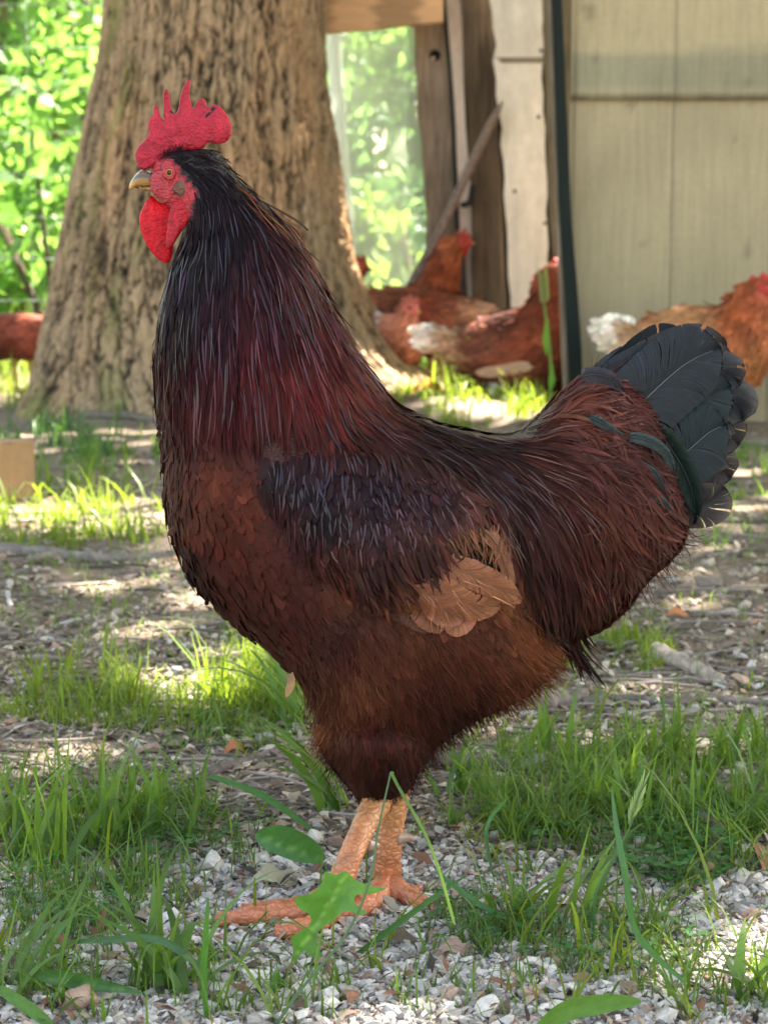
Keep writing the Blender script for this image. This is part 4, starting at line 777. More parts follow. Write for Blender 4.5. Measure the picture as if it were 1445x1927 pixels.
def bigfeather(bag, spine, hw, Yf, colr, nb=70, cup=.0, tipr=.25, fwd=.16, fray=.12, rach=(.2, .2, .2), rr=.0006, side=(1, 1), tipcol=None, jy=.0005, K=5, gap=1.6, Ymir=None, n_out=24):
    """vane built of overlapping barbs along a bent shaft; spine in px, hw half width px, Yf(x,y,s) depth"""
    P = catmull(spine, 10); d = np.concatenate([[0], np.cumsum(np.linalg.norm(np.diff(P, axis=0), axis=1))]); Lg_ = d[-1]; d /= Lg_
    ev = lambda s: np.stack([np.interp(s, d, P[:, 0]), np.interp(s, d, P[:, 1])], -1)
    def wf(s): return hw * np.clip(np.clip(s / .22, .12, 1) ** .6 * np.sqrt(np.clip(1 - np.clip((s - (1 - tipr)) / tipr, 0, 1) ** 2, 0, 1)), 0, 1)
    mp = Y_m = 1.0
    for sd_ in (-1, 1):
        s0 = np.linspace(.04, 1.0, nb) ; fr = rng.random(nb); fw = fwd * (1 + .12 * rng.normal(size=nb)); wv = 1 + fray * (fbm(np.arange(nb) * .35 + rng.uniform(0, 99), np.zeros(nb), 3) - .55) - fray * .5 * (fr > .93)
        rows = []
        for k in range(K + 1):
            u = k / K; two = []
            for e in (-.5, .5):
                s = s0 + e * gap / nb; sc_ = np.clip(s + fw * u * (2 - u) * .75, 0, 1); q0 = ev(sc_); t_ = ev(np.clip(sc_ + .01, 0, 1)) - ev(np.clip(sc_ - .01, 0, 1)); t_ /= np.linalg.norm(t_, axis=1)[:, None] + 1e-9; nn = np.stack([-t_[:, 1], t_[:, 0]], 1)
                wid = wf(np.clip(s + fw * u * .75, 0, 1)) * side[0 if sd_ < 0 else 1]; over = np.clip(s + fw * u * (2 - u) * .75 - 1, 0, 1) * Lg_ * .3
                q0 = q0 + nn * sd_ * (wid * u * wv)[:, None] + t_ * over[:, None] * (1 - (u * .2)); Y_ = Yf(q0[:, 0], q0[:, 1], sc_) + cup * (wid * u / hw) ** 2 + jy * (e + .5) + rng.normal(0, jy * .2, nb) * (k == K)
                two.append(at(q0[:, 0], q0[:, 1], Y_))
            rows.append(np.stack(two, 1))
        V = np.stack(rows, 1)   # nb,K+1,2,3
        if Ymir is not None: V[..., 1] = 2 * Ymir - V[..., 1]
        m = 2 * (K + 1); kk = np.arange(K) * 2; q = np.stack([kk, kk + 1, kk + 3, kk + 2], 1); q = (q[None] + (np.arange(nb) * m)[:, None, None]).reshape(-1, 4)
        c = np.array(colr)[None] * (1 + .16 * rng.normal(size=(nb, 1))); c = np.repeat(c[:, None], m, 1); uu = np.repeat(np.linspace(0, 1, K + 1), 2)
        if tipcol is not None: f = np.clip((uu[None] * .6 + s0[:, None] * .9 - .95) * 4, 0, 1)[..., None]; c = c * (1 - f) + np.array(tipcol) * f
        uv = np.stack([np.repeat(uu[None], nb, 0), np.repeat(s0[:, None], m, 1) * 4], -1).reshape(-1, 2)
        bag.add(V.reshape(-1, 3), q, c.reshape(-1, 3), uv)
    s = np.linspace(.12, .96, 18); q0 = ev(s); R3 = at(q0[:, 0], q0[:, 1], Yf(q0[:, 0], q0[:, 1], s) - .0004)
    if Ymir is not None: R3[:, 1] = 2 * Ymir - R3[:, 1]
    V, Fq = tube(R3, np.linspace(rr, rr * .25, 18), 5); bag.add(V, Fq, rach)
# ------------------------------------------------------------------ the rooster
YR = 1.47
ro = empty('rooster', (float(at(690, 1500, YR)[0]), YR, 0), 'dark mahogany rooster with red comb and blue-black tail standing in profile on the gravel', 'rooster')
BO = [(300, 296), (330, 283), (372, 280), (405, 284), (424, 302), (448, 335), (488, 372), (528, 408), (555, 442), (580, 482), (602, 525), (622, 570), (645, 615), (672, 660), (700, 705), (728, 748), (760, 775), (800, 792), (850, 806), (900, 817), (950, 823), (985, 815), (1012, 790), (1040, 760), (1070, 735), (1102, 715), (1140, 712), (1180, 728), (1215, 765), (1245, 830), (1265, 900), (1278, 960), (1272, 1015), (1250, 1045), (1215, 1075), (1190, 1105), (1165, 1140), (1128, 1172), (1092, 1188), (1062, 1195), (1050, 1235), (1035, 1262), (1010, 1288), (975, 1312), (930, 1335), (885, 1355), (850, 1378), (815, 1405), (790, 1435), (775, 1470), (755, 1495), (715, 1512), (685, 1505), (660, 1480), (635, 1450), (610, 1415), (600, 1375), (590, 1330), (570, 1290), (548, 1262), (505, 1228), (455, 1185), (405, 1142), (367, 1095), (342, 1050), (323, 1000), (315, 950), (312, 900), (308, 850), (303, 800), (297, 740), (293, 680), (294, 620), (302, 570), (313, 530), (325, 497), (336, 460), (345, 425), (338, 402), (318, 388), (300, 372), (288, 352), (284, 330), (288, 308)]
S = Shape(BO, YR, .098, 6)
hd = Shape([(x, y) for x, y in [(296, 292), (340, 278), (400, 280), (430, 310), (430, 350), (420, 400), (380, 430), (345, 425), (318, 388), (300, 375), (286, 352), (284, 325)]], YR, .021, 6, .45)
hT = hd.samp(hd.T, np.clip(S.X, hd.mn[0], hd.X[-1, 0]), np.clip(S.Yg, hd.mn[1], hd.Yg[0, -1])) * inpoly(S.X, S.Yg, hd.o); S.T = np.maximum(S.T, hT)
wing = [(492, 878), (560, 852), (680, 845), (800, 868), (880, 915), (930, 985), (958, 1060), (968, 1118), (930, 1140), (850, 1165), (800, 1150), (740, 1140), (680, 1120), (630, 1100), (585, 1060), (540, 990), (500, 930)]
def bump(poly, h, p=.3):
    w_ = Shape(poly, YR, 1, 6, p); return h * np.clip(w_.samp(w_.T, np.clip(S.X, w_.mn[0], w_.X[-1, 0]), np.clip(S.Yg, w_.mn[1], w_.Yg[0, -1])) * inpoly(S.X, S.Yg, w_.o), 0, 1)
S.T = S.T + bump(wing, .014, .35)
S.T = S.T + bump([(620, 1180), (760, 1160), (900, 1180), (980, 1250), (900, 1330), (800, 1400), (740, 1460), (660, 1440), (615, 1350), (600, 1260)], .012, .6)
def blur(A, k, n=2):
    for _ in range(n):
        for ax in (0, 1):
            c_ = np.cumsum(np.concatenate([np.repeat(np.take(A, [0], ax), k + 1, ax), A, np.repeat(np.take(A, [-1], ax), k, ax)], ax), ax); A = (np.take(c_, range(2 * k + 1, c_.shape[ax]), ax) - np.take(c_, range(0, c_.shape[ax] - 2 * k - 1), ax)) / (2 * k + 1)
    return A
S.T = S.T + bump([(620, 1400), (700, 1380), (790, 1400), (785, 1460), (750, 1505), (700, 1520), (660, 1490)], .022, .5)
S.T = blur(S.T, 1, 1) * S.mask; S.grads()
V, Fc, V2, im = S.mesh2(11)
facep = [(284, 300), (300, 298), (318, 300), (338, 322), (352, 340), (364, 352), (364, 385), (352, 410), (335, 420), (300, 385), (280, 350)]
isf = inpoly(V2[:, 0], V2[:, 1], catmull(facep, 4, True))
cb = np.tile(np.array([.045, .012, .008]), (len(V2), 1)); cb[:, :] *= 1; cb = np.where((V2[:, 1] < 520)[:, None], np.array([.010, .007, .009]), cb); cb = np.where(isf[:, None], np.array([.42, .035, .045]), cb)
col = cb[im]; mi = [0] * len(Fc)
# legs and toes join the body mesh
def tl(pts, mode='px'):
    return np.array([at(p[0], p[1], p[2]) for p in pts])
def toe(pts, r):
    out = []
    for (x, y), rr in zip(pts, r): out.append(gnd(x, y + rr * 2500 * .35, rr * .9))
    return np.array(out)
def leg(hip, shank, toes, radii):
    parts = []
    parts.append((catmull(tl(shank), 6), radii)); return parts
Lc = np.array([.48, .235, .085]); Lr = np.array([.50, .17, .075])
LV = [V]; LF = [Fc]; LC = [col]; LM = [np.zeros(len(Fc), int)]; nV = len(V)
def addt(P, R, c0, c1, seg=14, ridge=0):
    global nV
    tv, tf = tube(P, R, seg); n = len(P); t = np.concatenate([np.repeat(np.linspace(0, 1, n), seg), [0, 1]])[:, None]; c = c0 * (1 - t) + c1 * t
    tri = np.concatenate([np.stack([tf[0][:, 0], tf[0][:, 1], tf[0][:, 2]], 1), np.stack([tf[0][:, 0], tf[0][:, 2], tf[0][:, 3]], 1), tf[1]])
    LV.append(tv); LF.append(tri + nV); LC.append(c * rng.uniform(.85, 1.15, (len(tv), 1))); LM.append(np.ones(len(tri), int)); nV += len(tv)
def interpR(r, n): return np.interp(np.linspace(0, 1, n), np.linspace(0, 1, len(r)), r)
claws = []
def buildleg(sh, r, toes):
    P = catmull(tl(sh), 7); n = len(P); R = interpR(r, n) * (1 + .03 * np.sin(np.arange(n) * 1.9)); addt(P, R, Lc, Lr)
    ank = P[-1]
    for tp, tr in toes:
        Q = np.concatenate([[ank + np.array([0, 0, -.001])], toe(tp, tr)]); k = len(Q); Qs = catmull(Q, 7); Rt = interpR([r[-1] * .8] + tr, len(Qs)) * (1 + .09 * np.cos(np.arange(len(Qs)) * 6.283 / 5.5)); addt(Qs, Rt, Lr, Lr * np.array([1.05, 1.05, 1.15])); claws.append((Qs[-2], Qs[-1], tr[-1]))
YN, YF_ = 1.395, 1.475
buildleg([(728, 1465, 1.465), (708, 1510, 1.45), (682, 1560, 1.425), (656, 1620, 1.40), (640, 1662, YN)], [.0125, .0112, .0090, .0092, .0100], [
    ([(590, 1706), (540, 1712), (480, 1718), (410, 1726)], [.0085, .0078, .0072, .0055]), ([(612, 1722), (575, 1738), (545, 1745), (520, 1750)], [.0082, .0075, .0068, .0055]), ([(590, 1690), (540, 1700), (490, 1704), (455, 1708)], [.007, .006, .0055, .0045]), ([(668, 1690), (690, 1700), (715, 1706)], [.0068, .0055, .004])])
buildleg([(752, 1450, 1.47), (743, 1500, 1.47), (736, 1560, 1.47), (730, 1610, 1.47), (728, 1655, YF_)], [.0118, .0108, .0096, .0102, .0118], [
    ([(700, 1690), (665, 1702), (630, 1712), (600, 1718)], [.0090, .0082, .0075, .006]), ([(760, 1676), (785, 1690), (803, 1702)], [.0075, .0068, .0058]), ([(695, 1680), (650, 1684), (620, 1688), (590, 1692)], [.008, .007, .006, .005]), ([(742, 1680), (765, 1676), (790, 1670)], [.006, .005, .004])])
body = mesh('body', np.concatenate(LV), np.concatenate(LF), [M_skin, M_leg], ro, np.concatenate(LC), mi=np.concatenate(LM))
for a_, b_, r_ in claws:
    d = (b_ - a_); d /= np.linalg.norm(d); P = [b_ - d * r_ * .5, b_ + d * .006 - np.array([0, 0, .001]), b_ + d * .013 - np.array([0, 0, r_ * .55])]; P = catmull(P, 4); V, Fq = tube(P, np.linspace(r_ * .6, .0006, len(P)), 8); mesh('claw', V, Fq, M_horn, ro, np.tile(np.array([.30, .17, .11]), (len(V), 1)))
for (p0, p1, p2, yy) in (((745, 1578), (765, 1576), (781, 1580), 1.465), ((690, 1590), (706, 1592), (712, 1597), 1.425)):
    P = catmull([at(*p0, yy), at(*p1, yy + .004), at(*p2, yy + .004)], 5); V, Fq = tube(P, np.linspace(.0055, .0018, len(P)), 10); mesh('spur', V, Fq, M_horn, ro, np.tile(np.array([.33, .22, .16]), (len(V), 1)))
# flow of the plumage over the body
FL = idw([(310, 300, (1, .1)), (340, 285, (1, .05)), (372, 290, (1, .35)), (350, 310, (1, .55)), (380, 330, (.75, .8)), (405, 300, (.9, .6)), (430, 330, (.7, .9)), (370, 380, (.25, 1)), (380, 430, (-.05, 1)), (420, 400, (.15, 1)), (470, 380, (.75, .9)), (520, 420, (.75, .95)), (560, 480, (.5, 1)), (460, 470, (.12, 1)), (345, 470, (-.28, 1)), (320, 540, (-.12, 1)), (400, 540, (-.05, 1)),
    (300, 620, (-.02, 1)), (450, 620, (.02, 1)), (520, 560, (.25, 1)), (600, 560, (.42, 1)), (640, 640, (.5, 1)), (570, 680, (.25, 1)), (690, 720, (.75, 1)), (620, 760, (.35, 1)), (300, 760, (.05, 1)), (400, 780, (-.02, 1)), (500, 780, (.08, 1)),
    (320, 900, (.05, 1)), (360, 880, (.15, 1)), (420, 900, (.35, 1)), (325, 990, (.2, 1)), (360, 1050, (.45, 1)), (440, 1000, (.5, 1)), (420, 1130, (.8, 1)), (520, 1100, (.7, 1)), (500, 1200, (1, .9)), (600, 1180, (.8, 1)), (590, 1270, (.6, 1)), (620, 1330, (.2, 1)), (615, 1400, (-.05, 1)), (680, 1400, (.15, 1)), (700, 1490, (.2, 1)), (760, 1420, (.1, 1)), (700, 1260, (.5, 1)), (800, 1280, (.55, 1)), (860, 1340, (.5, 1)), (900, 1230, (.8, 1)), (960, 1280, (.8, .9)), (1000, 1200, (.7, 1)), (1030, 1250, (.8, .8)), (820, 1200, (.6, 1)),
    (540, 880, (.1, 1)), (620, 900, (.05, 1)), (720, 900, (.18, 1)), (820, 920, (.35, 1)), (580, 1000, (.15, 1)), (680, 1020, (.1, 1)), (780, 1020, (.3, 1)), (880, 1000, (.5, 1)), (640, 1090, (.6, .8)), (740, 1110, (.7, .7)),
    (760, 800, (1, .6)), (700, 800, (.8, .9)), (820, 830, (1, .5)), (900, 840, (1, .45)), (970, 840, (1, .2)), (1020, 800, (1, -.35)), (1060, 760, (1, -.45)), (1110, 725, (1, -.15)), (1170, 745, (1, .35)), (900, 900, (.8, .9)), (960, 900, (.9, .8)), (960, 1000, (.35, 1)), (1000, 950, (.7, 1)), (1040, 1050, (.25, 1)), (1050, 1150, (.05, 1)), (1100, 1050, (.3, 1)), (1120, 1130, (.15, 1)), (1060, 870, (1, .45)), (1120, 930, (.75, .9)), (1180, 1000, (.5, 1)), (1150, 860, (1, .55)), (1210, 900, (.9, .8)), (1240, 960, (.8, .8)), (1230, 1020, (.6, .9)), (1100, 800, (1, 0)), (1180, 810, (1, .4)), (1230, 830, (.8, .8))])
# colour patches of the plumage itself
K_, Mr, Br, Rd, Or, Bl = (.0065, .005, .007), (.040, .007, .006), (.060, .014, .008), (.085, .023, .012), (.20, .08, .028), (.010, .007, .010)
CF = idw([(350, 300, K_), (400, 350, K_), (430, 420, K_), (380, 470, K_), (500, 450, (.018, .006, .009)), (560, 480, (.05, .02, .013)), (600, 560, (.050, .012, .010)), (350, 560, K_), (430, 560, (.018, .005, .009)), (520, 560, (.022, .006, .007)), (330, 640, (.028, .006, .008)), (420, 640, (.038, .006, .008)), (480, 600, (.062, .009, .010)), (560, 660, (.080, .014, .012)), (360, 600, (.020, .005, .008)), (630, 680, (.07, .018, .012)), (420, 760, (.04, .008, .008)), (380, 700, (.045, .008, .008)), (600, 700, (.08, .016, .011)), (500, 780, (.022, .007, .007)), (320, 780, (.035, .012, .009)), (600, 780, (.018, .007, .007)), (680, 760, (.035, .013, .010)),
    (330, 860, (.05, .02, .012)), (320, 950, (.06, .026, .014)), (335, 1050, (.020, .010, .008)), (400, 880, Rd), (450, 920, Rd), (400, 1000, Br), (480, 1050, (.055, .016, .011)), (420, 1120, (.04, .013, .010)), (560, 1120, (.045, .014, .011)), (520, 1200, (.055, .018, .012)), (620, 1210, (.05, .015, .011)), (620, 1290, (.075, .028, .014)), (600, 1370, (.20, .085, .032)), (640, 1400, (.045, .014, .009)), (690, 1350, Br), (680, 1290, (.12, .05, .022)), (720, 1420, (.030, .010, .008)), (720, 1490, (.025, .008, .007)), (790, 1300, (.050, .013, .009)), (770, 1220, (.09, .034, .016)), (830, 1240, (.07, .024, .012)), (860, 1340, (.05, .015, .010)), (900, 1290, (.055, .016, .010)), (960, 1300, (.12, .045, .02)), (1000, 1220, Or), (960, 1170, (.17, .07, .028)), (1030, 1250, (.15, .062, .025)), (910, 1200, (.08, .027, .014)),
    (520, 880, Bl), (600, 900, Bl), (700, 900, Bl), (800, 930, (.022, .012, .014)), (600, 960, Bl), (700, 980, (.024, .013, .015)), (600, 1040, (.045, .017, .014)), (700, 1060, (.04, .016, .014)), (800, 1030, (.04, .017, .014)), (880, 1000, (.09, .038, .022)), (920, 1060, (.16, .07, .035)), (640, 1100, (.09, .038, .022)), (760, 1100, (.13, .055, .03)), (840, 1060, (.13, .055, .03)),
    (760, 800, (.015, .008, .008)), (850, 830, (.016, .009, .009)), (930, 850, (.020, .010, .010)), (960, 930, (.016, .006, .008)), (1000, 1020, (.014, .007, .009)), (1040, 1120, (.010, .006, .008)), (1060, 1180, (.008, .005, .007)), (1000, 850, (.04, .015, .011)), (1050, 790, (.085, .03, .018)), (1110, 750, (.05, .017, .013)), (1150, 740, (.055, .02, .016)), (1100, 850, (.038, .014, .012)), (1120, 940, (.070, .024, .014)), (1080, 980, (.035, .012, .010)), (1130, 1080, (.04, .012, .010)), (1180, 1000, (.045, .016, .012)), (1200, 900, (.055, .021, .015)), (1240, 960, (.05, .018, .012)), (1180, 1100, (.08, .03, .018)), (1200, 820, (.03, .012, .011))], 3)
def CFj(x, y):
    n = (fbm(x / 14, y / 30, 3) - .5)[:, None]; q = CF(x + (fbm(x / 20, y / 20) - .5) * 50, y + (fbm(x / 20 + 50, y / 20) - .5) * 50); return np.clip(q * np.exp(n * 1.1) * np.array([.88, .70, .72]), .003, 1)
# breast and belly
b = Bag(); breast = [(300, 780), (380, 800), (500, 840), (560, 1000), (620, 1100), (720, 1150), (880, 1160), (980, 1150), (1060, 1230), (900, 1400), (700, 1520), (590, 1420), (560, 1300), (420, 1170), (330, 1080), (300, 950)]
plume(S, b, breast, 12, lambda x, y: 46 + 8 * fbm(x / 30, y / 30), 25, 'round', FL, CFj, lift=(.0004, .0020), seg=5, cv=.12, ang=.12, roll=.10, fringe=2)
b.build('breast_feathers', M_soft, ro)
b = Bag(); plume(S, b, [(290, 760), (370, 790), (385, 850), (352, 930), (345, 1010), (420, 1120), (380, 1120), (325, 1020), (300, 900)], 9, 48, 9, 'hackle', FL, CFj, lift=(.0008, .003), cv=.3, ang=.15, fringe=3)
plume(S, b, [(560, 1160), (760, 1130), (980, 1130), (1080, 1200), (1050, 1290), (880, 1390), (700, 1540), (590, 1430), (555, 1290)], 6, 32, 1.7, 'hair', FL, CFj, lift=(.001, .005), seg=4, cv=.22, ang=.25, cols=2, curve=.5, fringe=9, roll=1.0)
plume(S, b, [(590, 1280), (640, 1290), (640, 1460), (575, 1430), (565, 1320)], 5.5, 42, 1.7, 'hair', lambda x, y: FL(x, y) + np.array([-.22, .1]), CFj, lift=(.002, .006), seg=4, cv=.3, ang=.25, cols=2, curve=.5, roll=1.0)
plume(S, b, [(760, 1440), (800, 1350), (900, 1290), (1000, 1230), (1060, 1150), (1100, 1250), (1000, 1320), (850, 1400), (790, 1460)], 5, 36, 1.7, 'hair', lambda x, y: FL(x, y) + np.array([.25, .25]), CFj, lift=(.001, .006), seg=4, cv=.3, ang=.3, cols=2, curve=.6, roll=1.0)
b.build('thigh_fluff', M_fluff, ro)
# saddle
b = Bag(); sad = [(690, 740), (760, 770), (960, 815), (1100, 700), (1200, 740), (1290, 900), (1285, 1010), (1200, 1110), (1150, 1160), (1090, 1180), (1070, 1140), (1010, 1130), (960, 1050), (920, 960), (860, 895), (760, 850), (690, 840)]
plume(S, b, sad, 11, lambda x, y: 105 - 45 * np.clip((x - 1080) / 120, 0, 1), 10, 'hackle', FL, CFj, lift=(.0005, .0026), seg=6, cv=.22, ang=.07, roll=.3, curve=.15, fringe=9)
bg2 = Bag(); plume(S, bg2, sad, 10, lambda x, y: 70 - 25 * np.clip((x - 1080) / 120, 0, 1), 3.2, 'hackle', FL, lambda x, y: CFj(x, y) * 1.2, lift=(.0016, .0038), seg=6, cv=.4, ang=.09, roll=.7, density=.33, curve=.2, fringe=9)
plume(S, b, [(960, 950), (1010, 930), (1070, 1000), (1080, 1180), (1030, 1130), (985, 1060)], 9, 130, 8, 'hackle', FL, CFj, lift=(.002, .005), seg=7, cv=.25, ang=.05, roll=.4)
b.build('saddle_feathers', M_feather, ro); bg2.build('saddle_hackle', M_gloss, ro)
# tail-base coverts
b = Bag(); plume(S, b, [(1000, 790), (1100, 700), (1190, 730), (1290, 900), (1290, 1040), (1180, 1110), (1120, 1000), (1080, 880)], 9, 105, 9, 'hackle', FL, CFj, lift=(.001, .0045), seg=8, cv=.2, ang=.16, curve=.6, roll=.3, fringe=6)
plume(S, b, [(1000, 790), (1100, 700), (1190, 730), (1290, 900), (1290, 1040), (1180, 1130), (1120, 1000), (1080, 880)], 8, 60, 2.2, 'hair', FL, lambda x, y: CFj(x, y) * 1.3, density=.5, lift=(.001, .006), seg=6, cv=.4, ang=.3, curve=.8, cols=2, roll=1)
b.build('tail_coverts', M_soft, ro)
# wings
for sd_ in (1, -1):
    b = Bag()
    plume(S, b, wing, 10, lambda x, y: 46 + 6 * fbm(x / 20, y / 20), 17, 'round', FL, CFj, lift=(.0006, .003), seg=5, cv=.2, ang=.12, roll=.25, sides=(sd_,))
    bg2 = Bag(); plume(S, bg2, [(492, 870), (700, 845), (860, 900), (900, 980), (840, 1020), (700, 1040), (600, 1030), (530, 990)], 9.5, 38, 4.2, 'hackle', FL, lambda x, y: CFj(x, y) + np.array([.008, .003, .008]), lift=(.0016, .0036), seg=5, cv=.25, ang=.10, roll=.4, density=.5, sides=(sd_,))
    plume(S, b, [(560, 990), (700, 1030), (860, 1010), (920, 1040), (840, 1060), (740, 1110), (640, 1100), (580, 1050)], 9, 50, 4, 'hackle', FL, CFj, lift=(.002, .0045), seg=5, cv=.25, ang=.13, roll=.4, sides=(sd_,))
    plume(S, bg2, [(780, 1090), (830, 1070), (890, 1080), (935, 1105), (900, 1120), (850, 1130), (830, 1160), (800, 1140)], 7, 30, 1.2, 'hair', idw([(800, 1100, (.7, .8)), (830, 1160, (.4, 1)), (900, 1090, (1, .35)), (940, 1120, (1, .3))]), lambda x, y: np.tile(np.array([.34, .16, .085]), (len(x), 1)), lift=(.0125, .0145), seg=4, cv=.25, ang=.10, cols=2, density=.3, sides=(sd_,), curve=.2, fringe=1)
    plume(S, b, [(835, 1015), (880, 996), (930, 990), (955, 1040), (930, 1045), (900, 1022), (860, 1030)], 5, 34, 3.0, 'hackle', idw([(850, 1000, (.3, 1)), (950, 1010, (-.1, 1))]), lambda x, y: np.tile(np.array([.13, .055, .028]), (len(x), 1)), lift=(.0045, .0085), seg=5, cv=.3, ang=.16, curve=.3, roll=.4, sides=(sd_,), fringe=3)
    plume(S, b, [(650, 1070), (720, 1050), (790, 1024), (845, 1020), (825, 1046), (785, 1068), (750, 1095), (720, 1115), (680, 1100)], 7, 44, 8, 'hackle', FL, lambda x, y: CFj(x, y) * .8, lift=(.006, .014), seg=5, cv=.3, ang=.18, curve=.2, roll=.4, sides=(sd_,), fringe=3)
    wg = b.build('wing', M_feather, ro); bg2.build('wing_bow', M_gloss, wg)
    tan = (.30, .135, .07)
    def fy(off): return lambda x, y, s: S.Y - np.maximum(S.t(x, y), .06) - off
    for sp_, hw, off, cc in [([(690, 1105), (735, 1135), (770, 1160), (795, 1182)], 22, .006, (.06, .022, .013)), ([(730, 1110), (765, 1140), (790, 1165), (812, 1186)], 26, .007, (.10, .04, .022)), ([(770, 1100), (800, 1140), (818, 1165), (832, 1188)], 34, .009, (.24, .105, .058)), ([(830, 1060), (850, 1120), (862, 1160), (850, 1195)], 38, .0105, (.28, .125, .07)), ([(800, 1075), (880, 1085), (938, 1112), (980, 1130)], 25, .0095, (.28, .125, .065)), ([(810, 1066), (870, 1074), (932, 1102), (976, 1124)], 27, .012, tan), ([(790, 1085), (840, 1115), (886, 1142), (938, 1142)], 27, .0125, (.32, .15, .08)), ([(775, 1100), (800, 1110), (835, 1145), (872, 1168)], 33, .014, (.27, .12, .07)), ([(900, 985), (932, 1020), (952, 1065), (964, 1116)], 13, .011, (.17, .075, .04))]:
        b = Bag(); bigfeather(b, sp_, hw, fy(off), np.array(cc) * np.array([.82, .70, .64]) * rng.uniform(.85, 1.2), nb=80, cup=.0008, fray=.16, tipr=.42, rach=(.16, .09, .06), rr=.0004, gap=2.6, fwd=.26, Ymir=None if sd_ > 0 else S.Y, jy=.00025)
        mesh_o = b.build('flight_feather', M_tail, wg)
    b = Bag(); dk = [(852, 1036), (880, 1022), (905, 1016), (925, 1030), (940, 1055), (946, 1092), (915, 1070), (885, 1052)]  # dark sheet painting the shade of the opening above the tan feathers
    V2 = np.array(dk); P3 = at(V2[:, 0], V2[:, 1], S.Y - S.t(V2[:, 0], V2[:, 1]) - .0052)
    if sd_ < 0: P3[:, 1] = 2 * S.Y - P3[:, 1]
    b.add(P3, np.array([[0, 1, 2, 3, 4, 5, 6, 7]]), (.004, .004, .006)); b.build('wing_gap_shade', M_soft, wg)
# hackle: long narrow feathers of head and neck
b = Bag(); neck = [(312, 296), (360, 276), (410, 280), (440, 320), (530, 395), (600, 500), (650, 610), (720, 740), (700, 790), (640, 790), (560, 760), (500, 740), (440, 760), (380, 745), (320, 740), (290, 700), (290, 600), (320, 500), (345, 430), (366, 405), (366, 350), (340, 318)]
plume(S, b, neck, 8.5, lambda x, y: np.clip(20 + (y - 290) * .42, 22, 125), lambda x, y: np.clip(4 + (y - 290) * .025, 4, 8), 'hackle', FL, CFj, lift=(.0004, .0022), seg=6, cv=.2, ang=.04, roll=.3, curve=.12, fringe=3)
bg2 = Bag(); plume(S, bg2, neck, 11, lambda x, y: np.clip(18 + (y - 290) * .35, 20, 100), lambda x, y: np.clip(2 + (y - 290) * .006, 2, 3.4), 'hackle', FL, lambda x, y: CFj(x, y) * .8 + np.array([.006, .002, .006]), lift=(.0015, .0034), seg=6, cv=.45, ang=.05, roll=.7, density=.32, curve=.14, fringe=3)
plume(S, b, [(440, 310), (540, 400), (600, 480), (660, 620), (640, 640), (580, 500), (500, 420), (440, 370)], 8, 60, 3, 'hackle', FL, lambda x, y: np.tile(np.array([.11, .042, .022]), (len(x), 1)), lift=(.0018, .004), cv=.5, ang=.08, roll=.7, density=.5, curve=.2)
plume(S, b, [(296, 292), (330, 280), (350, 290), (345, 320), (325, 300), (305, 302)], 4.5, 22, 1.6, 'hair', lambda x, y: np.tile(np.array([.25, -.9]), (len(x), 1)), lambda x, y: np.tile(np.array([.006, .005, .006]), (len(x), 1)), lift=(.001, .006), seg=3, ang=.5, cols=2)
plume(S, b, [(284, 298), (300, 292), (308, 330), (312, 380), (300, 372), (296, 330), (286, 312)], 5, 11, 1.3, 'hair', lambda x, y: np.tile(np.array([.5, -.8]), (len(x), 1)), lambda x, y: np.tile(np.array([.006, .005, .006]), (len(x), 1)), lift=(.001, .003), seg=3, ang=.6, cols=2, density=.55)
b.build('neck_hackle', M_feather, ro); bg2.build('neck_gloss', M_gloss, ro)
b = Bag(); P = catmull([(478, 372, 1.462), (510, 388, 1.462), (556, 414, 1.462), (580, 434, 1.462)], 5); ribbon(b, at(P[:, 0], P[:, 1], P[:, 2]), .0008, (.05, .03, .02)); b.build('stray_feather', M_feather, ro)
# comb, wattles, lobe, beak, eyes
CO = [(258, 306), (254, 290), (260, 276), (272, 264), (280, 252), (278, 240), (279, 230), (283, 222), (288, 218), (290, 200), (293, 196), (298, 204), (302, 218), (309, 226), (308, 208), (308, 180), (312, 168), (317, 171), (320, 186), (324, 208), (331, 213), (336, 206), (340, 180), (349, 156), (357, 150), (359, 158), (357, 178), (361, 196), (366, 203), (371, 190), (380, 185), (388, 190), (390, 202), (400, 198), (408, 197), (420, 206), (430, 220), (436, 238), (434, 256), (424, 268), (408, 271), (392, 268), (384, 278), (360, 284), (335, 284), (312, 292), (300, 304), (280, 318), (264, 318)]
C_ = Shape(CO, YR, .0062, 2.5, .33, smooth=4); V, Fc, V2, im = C_.mesh2(2.4); V[:, 1] += (fbm(V[:, 0] * 60, V[:, 2] * 60) - .5) * .004; cc = np.tile(np.array([.43, .019, .042]), (len(V2), 1)) * (.85 + .3 * fbm(V2[:, 0] / 12, V2[:, 1] / 12)[:, None])
for (x, y, a_, r1, r2) in [(326, 210, 0, 5.5, 4), (391, 216, -.9, 7, 3), (401, 205, -.6, 5, 3.2), (398, 212, -.8, 5, 1.6), (408, 198, 0, 2.5, 2)]:
    dx_, dy_ = V2[:, 0] - x, V2[:, 1] - y; u_ = dx_ * math.cos(a_) + dy_ * math.sin(a_); v_ = -dx_ * math.sin(a_) + dy_ * math.cos(a_); cc = np.where(((u_ / r1) ** 2 + (v_ / r2) ** 2 < 1.0)[:, None], np.array([.012, .010, .014]), cc)
mesh('comb', V, Fc, M_comb, ro, cc[im])
